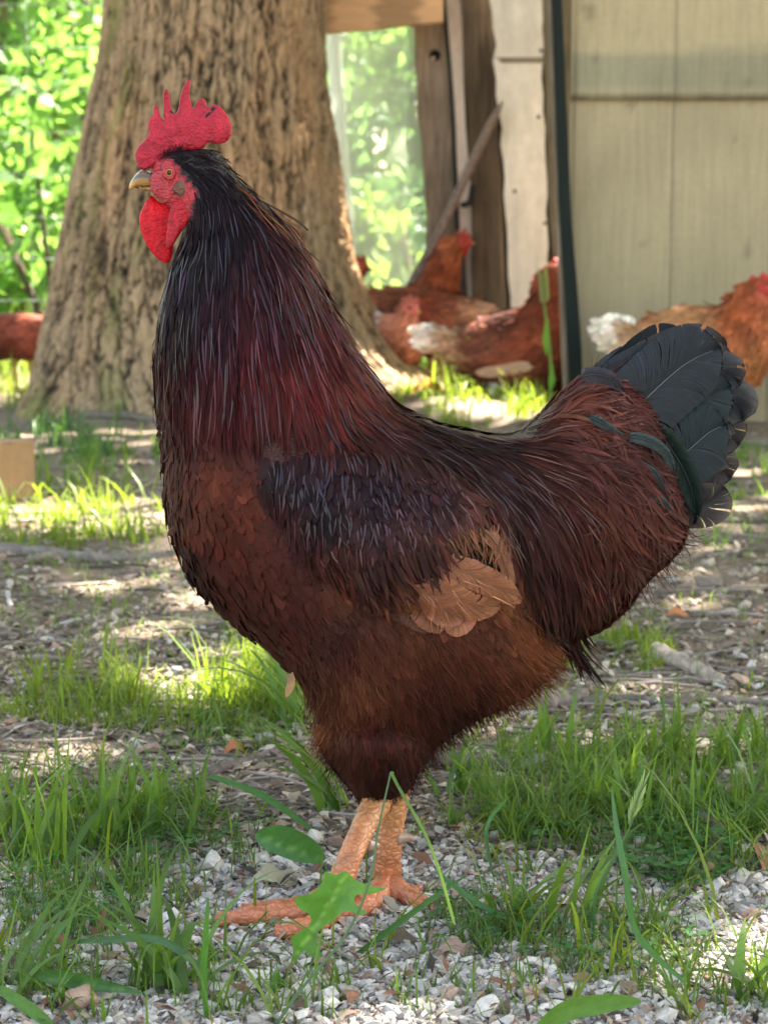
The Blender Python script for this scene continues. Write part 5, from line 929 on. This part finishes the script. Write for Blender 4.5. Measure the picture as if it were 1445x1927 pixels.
def lobe(name, out, Y, th_, colr, m_, sp=5, p=.4, st=2.5, lump=.002, fr=70):
    s_ = Shape(out, Y, th_, st, p, smooth=4); V, Fc, V2, im = s_.mesh2(sp); V[:, 1] += (fbm(V[:, 0] * fr, V[:, 2] * fr) - .5) * lump; c = np.array(colr) * (.8 + .4 * fbm(V2[:, 0] / 10, V2[:, 1] / 10)[:, None]); return mesh(name, V, Fc, m_, ro, c[im])
lobe('wattle', [(284, 368), (300, 380), (318, 384), (330, 398), (330, 430), (326, 465), (320, 492), (308, 494), (292, 482), (276, 460), (265, 432), (263, 408), (270, 388)], YR + .004, .0042, (.62, .012, .028), M_wattle)
lobe('wattle', [(326, 378), (345, 372), (362, 376), (362, 396), (354, 418), (342, 436), (330, 455), (320, 470), (313, 462), (314, 435), (318, 408), (322, 388)], YR - .018, .004, (.50, .022, .04), M_wattle, lump=.003)
lobe('face', [(286, 330), (300, 318), (318, 308), (338, 320), (352, 340), (362, 356), (362, 380), (345, 394), (325, 392), (306, 380), (290, 368), (283, 350)], YR - .0135, .0065, (.36, .038, .048), M_skin, lump=.0035, fr=200)
lobe('face', [(286, 330), (300, 318), (318, 308), (338, 320), (352, 340), (362, 356), (362, 380), (345, 394), (325, 392), (306, 380), (290, 368), (283, 350)], YR + .0135, .0065, (.36, .038, .048), M_skin, lump=.0035, fr=200)
lobe('ear_lobe', [(330, 345), (342, 337), (356, 338), (364, 350), (360, 366), (348, 373), (334, 368), (326, 357)], YR - .0205, .003, (.13, .062, .038), M_skin)
lobe('ear_lobe', [(330, 345), (342, 337), (356, 338), (364, 350), (360, 366), (348, 373), (334, 368), (326, 357)], YR + .0205, .003, (.13, .062, .038), M_skin)
bk = Shape([(243, 354), (246, 342), (254, 330), (266, 320), (280, 322), (294, 332), (300, 344), (290, 350), (274, 351), (258, 351), (248, 357)], YR, .0075, 2.5, .5, smooth=4); V, Fc, V2, im = bk.mesh2(3.5); g = np.clip((V2[:, 1] - 334) / 14, 0, 1)[:, None]; c = np.array([.13, .085, .05]) * (1 - g) + np.array([.52, .29, .08]) * g; mesh('beak', V, Fc, M_horn, ro, c[im])
lobe('lower_beak', [(252, 352), (270, 351), (292, 350), (298, 356), (284, 361), (266, 358)], YR, .0055, (.30, .16, .06), M_horn, lump=0)
def ball(c, r, sy=.6, n=16):
    th_ = np.linspace(0, math.pi, n); ph = np.linspace(0, 2 * math.pi, 2 * n, endpoint=False); V = np.array([(r * math.sin(a) * math.cos(b), r * math.cos(a) * sy, r * math.sin(a) * math.sin(b)) for a in th_ for b in ph]) + c
    i, j = np.meshgrid(np.arange(n - 1), np.arange(2 * n), indexing='ij'); i = i.ravel(); j = j.ravel(); k = (j + 1) % (2 * n); return V, np.stack([i * 2 * n + j, i * 2 * n + k, (i + 1) * 2 * n + k, (i + 1) * 2 * n + j], 1)
for s_ in (1, -1):
    yy = YR - s_ * .0205; ec = at(319, 325, YR - .0205); ec[1] = yy
    a_ = np.linspace(0, 6.283, 24); P = np.array([[ec[0] + .0032 * math.cos(t), yy - s_ * .0010, ec[2] + .0041 * math.sin(t)] for t in a_]); V, Fq = tube(P, .0010, 6, False); mesh('eyelid', V, Fq, M_skin, ro, np.tile(np.array([.40, .045, .05]), (len(V), 1)))
    V, Fq = ball(ec, .0034); e = mesh('eye', V, Fq, M_eye, ro, np.tile(np.array([.42, .13, .035]), (len(V), 1)))
    pc = ec.copy(); pc[1] = yy - s_ * .0016; V, Fq = ball(pc, .0018, .55, 10); mesh('pupil', V, Fq, M_eye, e, np.tile(np.array([.004, .004, .005]), (len(V), 1)))
# tail: every large feather its own part
def ty(off, k=.0): return lambda x, y, s: YR + off + k * s
TD, TB, TBr = (.009, .013, .017), (.006, .014, .016), (.024, .019, .018)
TF = [([(1105, 800), (1135, 728), (1195, 682), (1275, 662)], 40, .055, (.030, .028, .030), (.05, .042, .04)), ([(1120, 790), (1190, 700), (1290, 650), (1364, 655)], 40, .045, TBr, None), ([(1200, 800), (1290, 740), (1346, 690), (1377, 672)], 62, .038, TBr, (.08, .06, .055)),
    ([(1150, 900), (1260, 880), (1342, 880), (1371, 900)], 58, .030, TBr, (.075, .058, .05)), ([(1180, 960), (1270, 950), (1332, 945), (1361, 918)], 46, .022, TBr, (.085, .065, .055)), ([(1180, 880), (1290, 850), (1359, 820), (1389, 835)], 60, .026, TBr, (.06, .05, .05)), ([(1180, 860), (1295, 800), (1374, 760), (1395, 790)], 56, .020, TD, (.06, .052, .05)), ([(1190, 830), (1295, 740), (1359, 705), (1389, 722)], 50, .012, TD, (.05, .045, .046)),
    ([(1160, 900), (1240, 820), (1312, 755), (1371, 728)], 70, .004, TB, None), ([(1190, 930), (1280, 860), (1332, 815), (1364, 800)], 66, -.002, TB, None), ([(1120, 850), (1200, 765), (1285, 688), (1351, 655)], 74, -.008, TD, None),
    ([(1130, 745), (1175, 705), (1230, 680), (1290, 660)], 40, -.002, TD, None), ([(1215, 790), (1262, 845), (1295, 905), (1310, 965)], 24, -.014, (.006, .018, .014), None), ([(1235, 850), (1280, 880), (1304, 930), (1304, 985)], 20, -.011, (.010, .012, .014), None)]
for sp_, hw, off, cc, tc in TF:
    b = Bag(); bigfeather(b, sp_, hw, ty(off), cc, nb=110, cup=.004 if hw > 31 else .0008, tipr=.24 if hw > 31 else .55, fwd=.24, fray=.03 if hw > 31 else .12, rach=(.13, .12, .115) if off in (-.008, -.002) else (.02, .02, .02), rr=.0006, gap=2.4, tipcol=tc, jy=.0005, K=6); b.build('tail_feather', M_tail, ro)
for sp_, hw, off, cc, tc in [TF[5], TF[6], TF[8], TF[10]]:
    b = Bag(); bigfeather(b, [(x, y + 6) for x, y in sp_], hw, ty(-abs(off) - .05), cc, nb=90, cup=.003, tipr=.24, fwd=.24, fray=.03, rach=(.02, .02, .02), gap=2.4, jy=.0005, K=5, Ymir=YR); b.build('tail_feather', M_tail, ro)
for sp_, hw, off in [([(1095, 780), (1130, 795), (1170, 825), (1200, 850)], 9, .056), ([(1170, 820), (1215, 828), (1250, 850), (1268, 888)], 11, .048), ([(1140, 865), (1190, 870), (1230, 890), (1248, 925)], 8, .052), ([(1195, 925), (1240, 940), (1262, 960)], 8, .05), ([(1085, 715), (1110, 705), (1145, 712), (1172, 735)], 15, .05)]:
    b = Bag(); bigfeather(b, sp_, hw, (lambda o_: lambda x, y, s: YR - o_ + .012 * s)(off), (.030, .052, .055) if hw != 15 else (.03, .03, .04), nb=50, cup=.0007, tipr=.6, fray=.15, rach=(.03, .03, .03), gap=1.8, K=4); b.build('covert_feather', M_tail, ro)
b = Bag(); P = catmull([(545, 1268, 1.44), (548, 1285, 1.43), (543, 1300, 1.43), (538, 1312, 1.43)], 4); ribbon(b, at(P[:, 0], P[:, 1], P[:, 2]), [.003] * 8 + [.0025, .002, .0015, .001, .0005], (.35, .2, .1)); b.build('loose_feather', M_soft, ro)

# ------------------------------------------------------------------ the hens
def hen(label, out, Y, maxT, flowpts, colpts, parts, legs=(), tails=(), name='hen'):
    k = Y / F; root = empty(name, (float(at(out[0][0], 600, Y)[0]), Y, 0), label, 'hen', 'red-brown hens by the coop'); s_ = Shape(out, Y, maxT, max(2.2, 5.0 * 5.5 / Y * .6))
    V, Fc, V2, im = s_.mesh2(8); cf = idw(colpts, 3); mesh_b = [V]; bc = [cf(V2[:, 0], V2[:, 1])[im] * .8]; fcs = [Fc]; n0 = len(V)
    for (x, y) in legs:
        g0 = at(x, y, Y); bs = np.array([g0[0] + .005, Y, 0.0]); bs = on(bs)
        for P, R in [(catmull([g0, (g0 + bs) / 2 + np.array([-.006, 0, 0]), bs + np.array([0, 0, .006])], 4), .008)] + [([bs + np.array([0, 0, .007]), bs + np.array([dx_, dy_, .006])], .005) for dx_, dy_ in ((.05, 0), (.045, -.03), (.045, .03), (-.025, 0))]:
            tv, tf = tube(P, R, 8); tri = np.concatenate([tf[0][:, [0, 1, 2]], tf[0][:, [0, 2, 3]], tf[1]]); mesh_b.append(tv); fcs.append(tri + n0); n0 += len(tv); bc.append(np.tile(np.array([.5, .3, .1]), (len(tv), 1)))
    mesh('body', np.concatenate(mesh_b), np.concatenate(fcs), M_soft, root, np.concatenate(bc))
    b = Bag(); fl = idw(flowpts, 3); px = 1.0
    cf2 = lambda x, y: np.clip(cf(x, y) * np.exp((fbm(x / 14, y / 9, 3) - .5)[:, None] * 1.6), .005, 1)
    plume(s_, b, out, 6.5, 26, 13, 'round', fl, cf2, lift=(.001, .0045), seg=4, cv=.12, ang=.2, roll=.25)
    plume(s_, b, out, 6, 16, 3.5, 'hackle', fl, cf2, lift=(.002, .005), seg=3, cv=.25, ang=.25, roll=.5, density=.3)
    b.build('feathers', M_soft, root)
    for nm, o_, dy, th_, c_ in parts:
        q = Shape(o_, Y + dy, th_, 1.5, .45, smooth=4); V, Fc, V2, im = q.mesh2(4); mesh(nm, V, Fc, M_comb if nm in ('comb', 'wattle', 'face') else (M_horn if nm == 'beak' else M_eye), root, np.tile(np.array(c_), (len(V), 1)))
    for sp_, hw, dy, c_ in tails:
        b = Bag(); bigfeather(b, sp_, hw, (lambda d_: lambda x, y, s: Y + d_ + .02 * s)(dy), c_, nb=34, cup=.005, fray=.2, rach=(.4, .35, .3), rr=.002, gap=2.2, K=4, tipr=.35); b.build('tail_feather', M_soft, root)
    return root
RD = (.13, .038, .022); DK = (.065, .019, .012); LT = (.34, .18, .10); NK = (.17, .040, .018); OC = (.31, .14, .06); CR = (.62, .52, .44); RED = (.55, .06, .045); PK = (.60, .16, .12)
right = [(0, 0, (-1, .25))]
# E: hen half behind the green strip, head up, tail to the left
hen('hen with raised head half hidden by the green corner strip, white tail towards the oak', [(788, 622), (815, 612), (850, 620), (890, 608), (930, 592), (970, 580), (996, 566), (1004, 540), (1012, 515), (1028, 498), (1045, 492), (1064, 498), (1074, 512), (1078, 545), (1090, 590), (1100, 640), (1092, 690), (1060, 725), (1010, 748), (960, 744), (915, 720), (870, 690), (830, 668), (800, 650)], 6.35, .085,
    [(1040, 520, (-.5, 1)), (1040, 580, (-.2, 1)), (960, 620, (-1, .35)), (1050, 680, (-.8, .6)), (850, 650, (-1, -.1)), (940, 720, (-1, .3))], [(1045, 510, NK), (1020, 560, NK), (950, 600, DK), (1000, 640, (.19, .045, .022)), (900, 640, RD), (850, 640, LT), (960, 690, (.22, .055, .026)), (920, 695, RD), (800, 640, CR), (1060, 700, DK)],
    [('face', [(1048, 498), (1062, 496), (1070, 512), (1062, 528), (1048, 522)], -.03, .012, RED), ('comb', [(1038, 500), (1042, 486), (1052, 488), (1060, 484), (1068, 498)], 0, .006, RED), ('beak', [(1068, 508), (1084, 514), (1068, 520)], 0, .008, (.5, .35, .15)), ('wattle', [(1056, 524), (1066, 524), (1064, 545), (1056, 542)], -.015, .006, RED)],
    legs=[(990, 735), (1030, 735)], tails=[([(850, 632), (820, 628), (798, 622), (782, 628)], 15, -.02, (.75, .68, .60)), ([(850, 645), (815, 640), (792, 638), (778, 642)], 12, 0, (.72, .66, .6)), ([(845, 655), (815, 655), (795, 655), (784, 650)], 9, .02, (.7, .62, .56)), ([(895, 700), (930, 700), (975, 692), (1010, 690)][::-1], 11, -.10, (.42, .24, .15))])
# A: alert hen with long neck
hen('tall alert hen stretching her neck up beside the leaning pole, facing right', [(640, 580), (670, 562), (700, 548), (740, 540), (775, 535), (795, 515), (808, 490), (822, 465), (838, 447), (858, 438), (878, 442), (888, 455), (882, 468), (872, 475), (868, 500), (866, 530), (862, 560), (852, 600), (820, 640), (770, 660), (710, 650), (660, 620)], 7.0, .085,
    [(860, 450, (-1, .6)), (830, 500, (-.35, 1)), (840, 560, (-.3, 1)), (740, 570, (-1, .1)), (680, 590, (-1, -.1))], [(860, 455, (.32, .09, .04)), (830, 500, (.24, .055, .02)), (845, 550, (.20, .05, .02)), (720, 560, (.30, .10, .06)), (680, 570, (.33, .13, .08)), (780, 600, RD)],
    [('face', [(862, 446), (878, 443), (888, 452), (884, 466), (872, 474), (862, 465)], -.025, .012, RED), ('comb', [(858, 444), (862, 432), (868, 436), (874, 428), (880, 436), (886, 446)], 0, .006, PK), ('beak', [(884, 452), (895, 458), (884, 464)], 0, .008, (.4, .2, .12)), ('wattle', [(872, 470), (881, 468), (880, 480), (873, 482)], -.01, .006, RED), ('eye', [(871, 453), (876, 453), (876, 458), (871, 458)], -.036, .002, (.02, .01, .01))], legs=[(780, 650), (810, 650)],
    tails=[([(690, 560), (665, 560), (640, 555)], 12, -.02, (.35, .14, .08)), ([(695, 575), (665, 578), (640, 575)], 12, 0, (.4, .2, .12))])
# D: hen with her back arched, tail to the right
hen('hen bending down with a mottled cream tail, between the alert hen and the white panel', [(742, 590), (755, 565), (780, 550), (815, 546), (850, 552), (880, 562), (905, 572), (922, 588), (918, 605), (895, 612), (880, 640), (850, 668), (810, 675), (775, 655), (752, 625)], 6.85, .085,
    [(780, 570, (1, -.1)), (850, 570, (1, .2)), (900, 590, (1, .2)), (820, 640, (1, .4))], [(780, 570, (.24, .055, .026)), (830, 565, RD), (860, 580, (.35, .17, .10)), (895, 588, (.40, .24, .16)), (820, 620, (.22, .05, .025))],
    [('face', [(744, 610), (756, 606), (762, 618), (754, 630), (744, 626)], -.05, .012, RED), ('beak', [(740, 622), (732, 632), (744, 630)], 0, .008, (.45, .3, .15)), ('comb', [(742, 606), (735, 596), (744, 594), (750, 586), (756, 600)], 0, .006, RED)], legs=[(810, 665), (830, 665)],
    tails=[([(870, 578), (895, 585), (918, 585)], 13, -.02, (.42, .27, .18)), ([(865, 590), (895, 598), (920, 600)], 12, 0, (.45, .30, .22))])
# C: hen with pink face low by the oak root
hen('hen with pinkish face turned this way beside the oak root, whitish tail at left', [(684, 602), (700, 588), (725, 592), (745, 585), (755, 568), (770, 560), (784, 564), (790, 580), (788, 600), (798, 625), (800, 655), (785, 685), (750, 690), (722, 668), (705, 640), (690, 622)], 6.6, .08,
    [(770, 575, (-.4, 1)), (770, 620, (-.6, 1)), (730, 630, (-1, .3)), (700, 600, (-1, -.1))], [(770, 575, (.40, .12, .07)), (765, 610, (.36, .13, .07)), (740, 610, (.32, .12, .07)), (700, 600, (.55, .45, .38)), (750, 660, RD), (725, 650, RD)],
    [('face', [(758, 572), (772, 565), (784, 572), (786, 590), (776, 602), (762, 598), (755, 585)], -.045, .012, PK), ('comb', [(756, 570), (758, 558), (766, 562), (772, 553), (778, 560), (786, 558), (788, 572)], -.02, .006, PK), ('wattle', [(766, 598), (776, 598), (774, 614), (767, 612)], -.045, .006, PK), ('eye', [(768, 577), (773, 577), (773, 582), (768, 582)], -.058, .002, (.02, .01, .01)), ('beak', [(780, 582), (793, 588), (780, 593)], -.03, .008, (.5, .32, .15))], legs=[(755, 680), (770, 680)],
    tails=[([(725, 605), (700, 598), (680, 590)], 14, -.03, (.62, .56, .52)), ([(722, 618), (700, 612), (682, 604)], 12, -.01, (.6, .52, .47))])
# P: head peeping past the trunk
hen('hen showing only her head and beak past the right side of the oak trunk', [(560, 560), (600, 548), (640, 540), (655, 520), (662, 500), (672, 488), (684, 486), (692, 496), (694, 508), (686, 518), (672, 528), (668, 550), (660, 590), (630, 620), (590, 620), (565, 590)], 7.15, .08,
    [(680, 500, (-1, .5)), (660, 540, (-.4, 1)), (600, 580, (-1, .1))], [(680, 500, (.38, .09, .05)), (660, 540, NK), (600, 580, RD)],
    [('comb', [(670, 490), (674, 480), (680, 484), (685, 478), (690, 492)], 0, .006, RED), ('beak', [(690, 500), (702, 508), (690, 513)], 0, .008, (.35, .18, .12)), ('face', [(678, 492), (690, 494), (692, 508), (682, 514), (675, 506)], -.02, .01, (.45, .10, .07))], legs=[(610, 615), (630, 615)])
# G: hen behind the trunk at left
hen('hen behind the oak at the left edge with only her rounded back in view', [(-120, 600), (-90, 578), (-60, 590), (-20, 592), (30, 588), (70, 592), (110, 600), (150, 590), (165, 560), (180, 548), (195, 560), (190, 590), (170, 630), (130, 660), (70, 675), (10, 672), (-50, 655), (-95, 625)], 7.3, .09,
    [(0, 620, (-1, .2)), (180, 570, (-.3, 1)), (100, 630, (-1, .3))], [(0, 610, (.20, .05, .028)), (60, 620, (.28, .07, .04)), (180, 560, NK), (0, 660, DK), (-60, 610, LT)],
    [('comb', [(172, 552), (176, 540), (184, 543), (190, 538), (194, 556)], 0, .006, RED), ('beak', [(194, 562), (206, 568), (194, 573)], 0, .008, (.45, .3, .15))], legs=[(30, 665), (60, 665)], tails=[([(-60, 605), (-95, 590), (-125, 570)], 16, 0, (.5, .35, .25))])
# F: golden hen before the siding
hen('golden-brown hen in front of the pale siding behind the rooster\'s tail, white rump at left', [(1128, 618), (1142, 604), (1168, 602), (1195, 612), (1225, 600), (1260, 582), (1300, 574), (1340, 576), (1372, 566), (1385, 545), (1402, 530), (1425, 524), (1445, 530), (1458, 548), (1460, 575), (1468, 610), (1462, 660), (1435, 715), (1390, 748), (1330, 752), (1265, 735), (1210, 700), (1170, 665), (1140, 642)], 5.5, .09,
    [(1420, 560, (-.6, 1)), (1400, 640, (-.6, 1)), (1300, 600, (-1, .25)), (1200, 630, (-1, 0)), (1350, 700, (-1, .5))], [(1425, 550, (.30, .075, .03)), (1400, 580, (.28, .065, .022)), (1390, 600, (.24, .06, .02)), (1330, 600, OC), (1280, 595, (.42, .20, .09)), (1240, 612, (.40, .17, .07)), (1200, 620, (.38, .21, .10)), (1145, 625, (.72, .62, .5)), (1420, 680, (.36, .13, .045)), (1380, 650, (.32, .10, .038)), (1300, 660, RD)],
    [('wattle', [(1412, 556), (1424, 548), (1438, 556), (1445, 575), (1436, 588), (1422, 584), (1412, 572)], -.045, .008, (.58, .12, .07)), ('face', [(1424, 538), (1440, 534), (1452, 546), (1448, 562), (1432, 560)], -.035, .01, RED), ('comb', [(1408, 534), (1414, 518), (1426, 522), (1434, 512), (1444, 518), (1454, 530)], 0, .007, RED), ('beak', [(1456, 546), (1474, 554), (1456, 560)], 0, .009, (.5, .32, .14))], legs=[(1330, 740), (1365, 740)],
    tails=[([(1200, 622), (1170, 612), (1145, 610), (1128, 618)], 20, -.02, (.80, .72, .60)), ([(1200, 635), (1170, 630), (1148, 632), (1126, 636)], 16, 0, (.80, .72, .6)), ([(1205, 648), (1175, 645), (1150, 648)], 12, .02, (.74, .6, .46))])
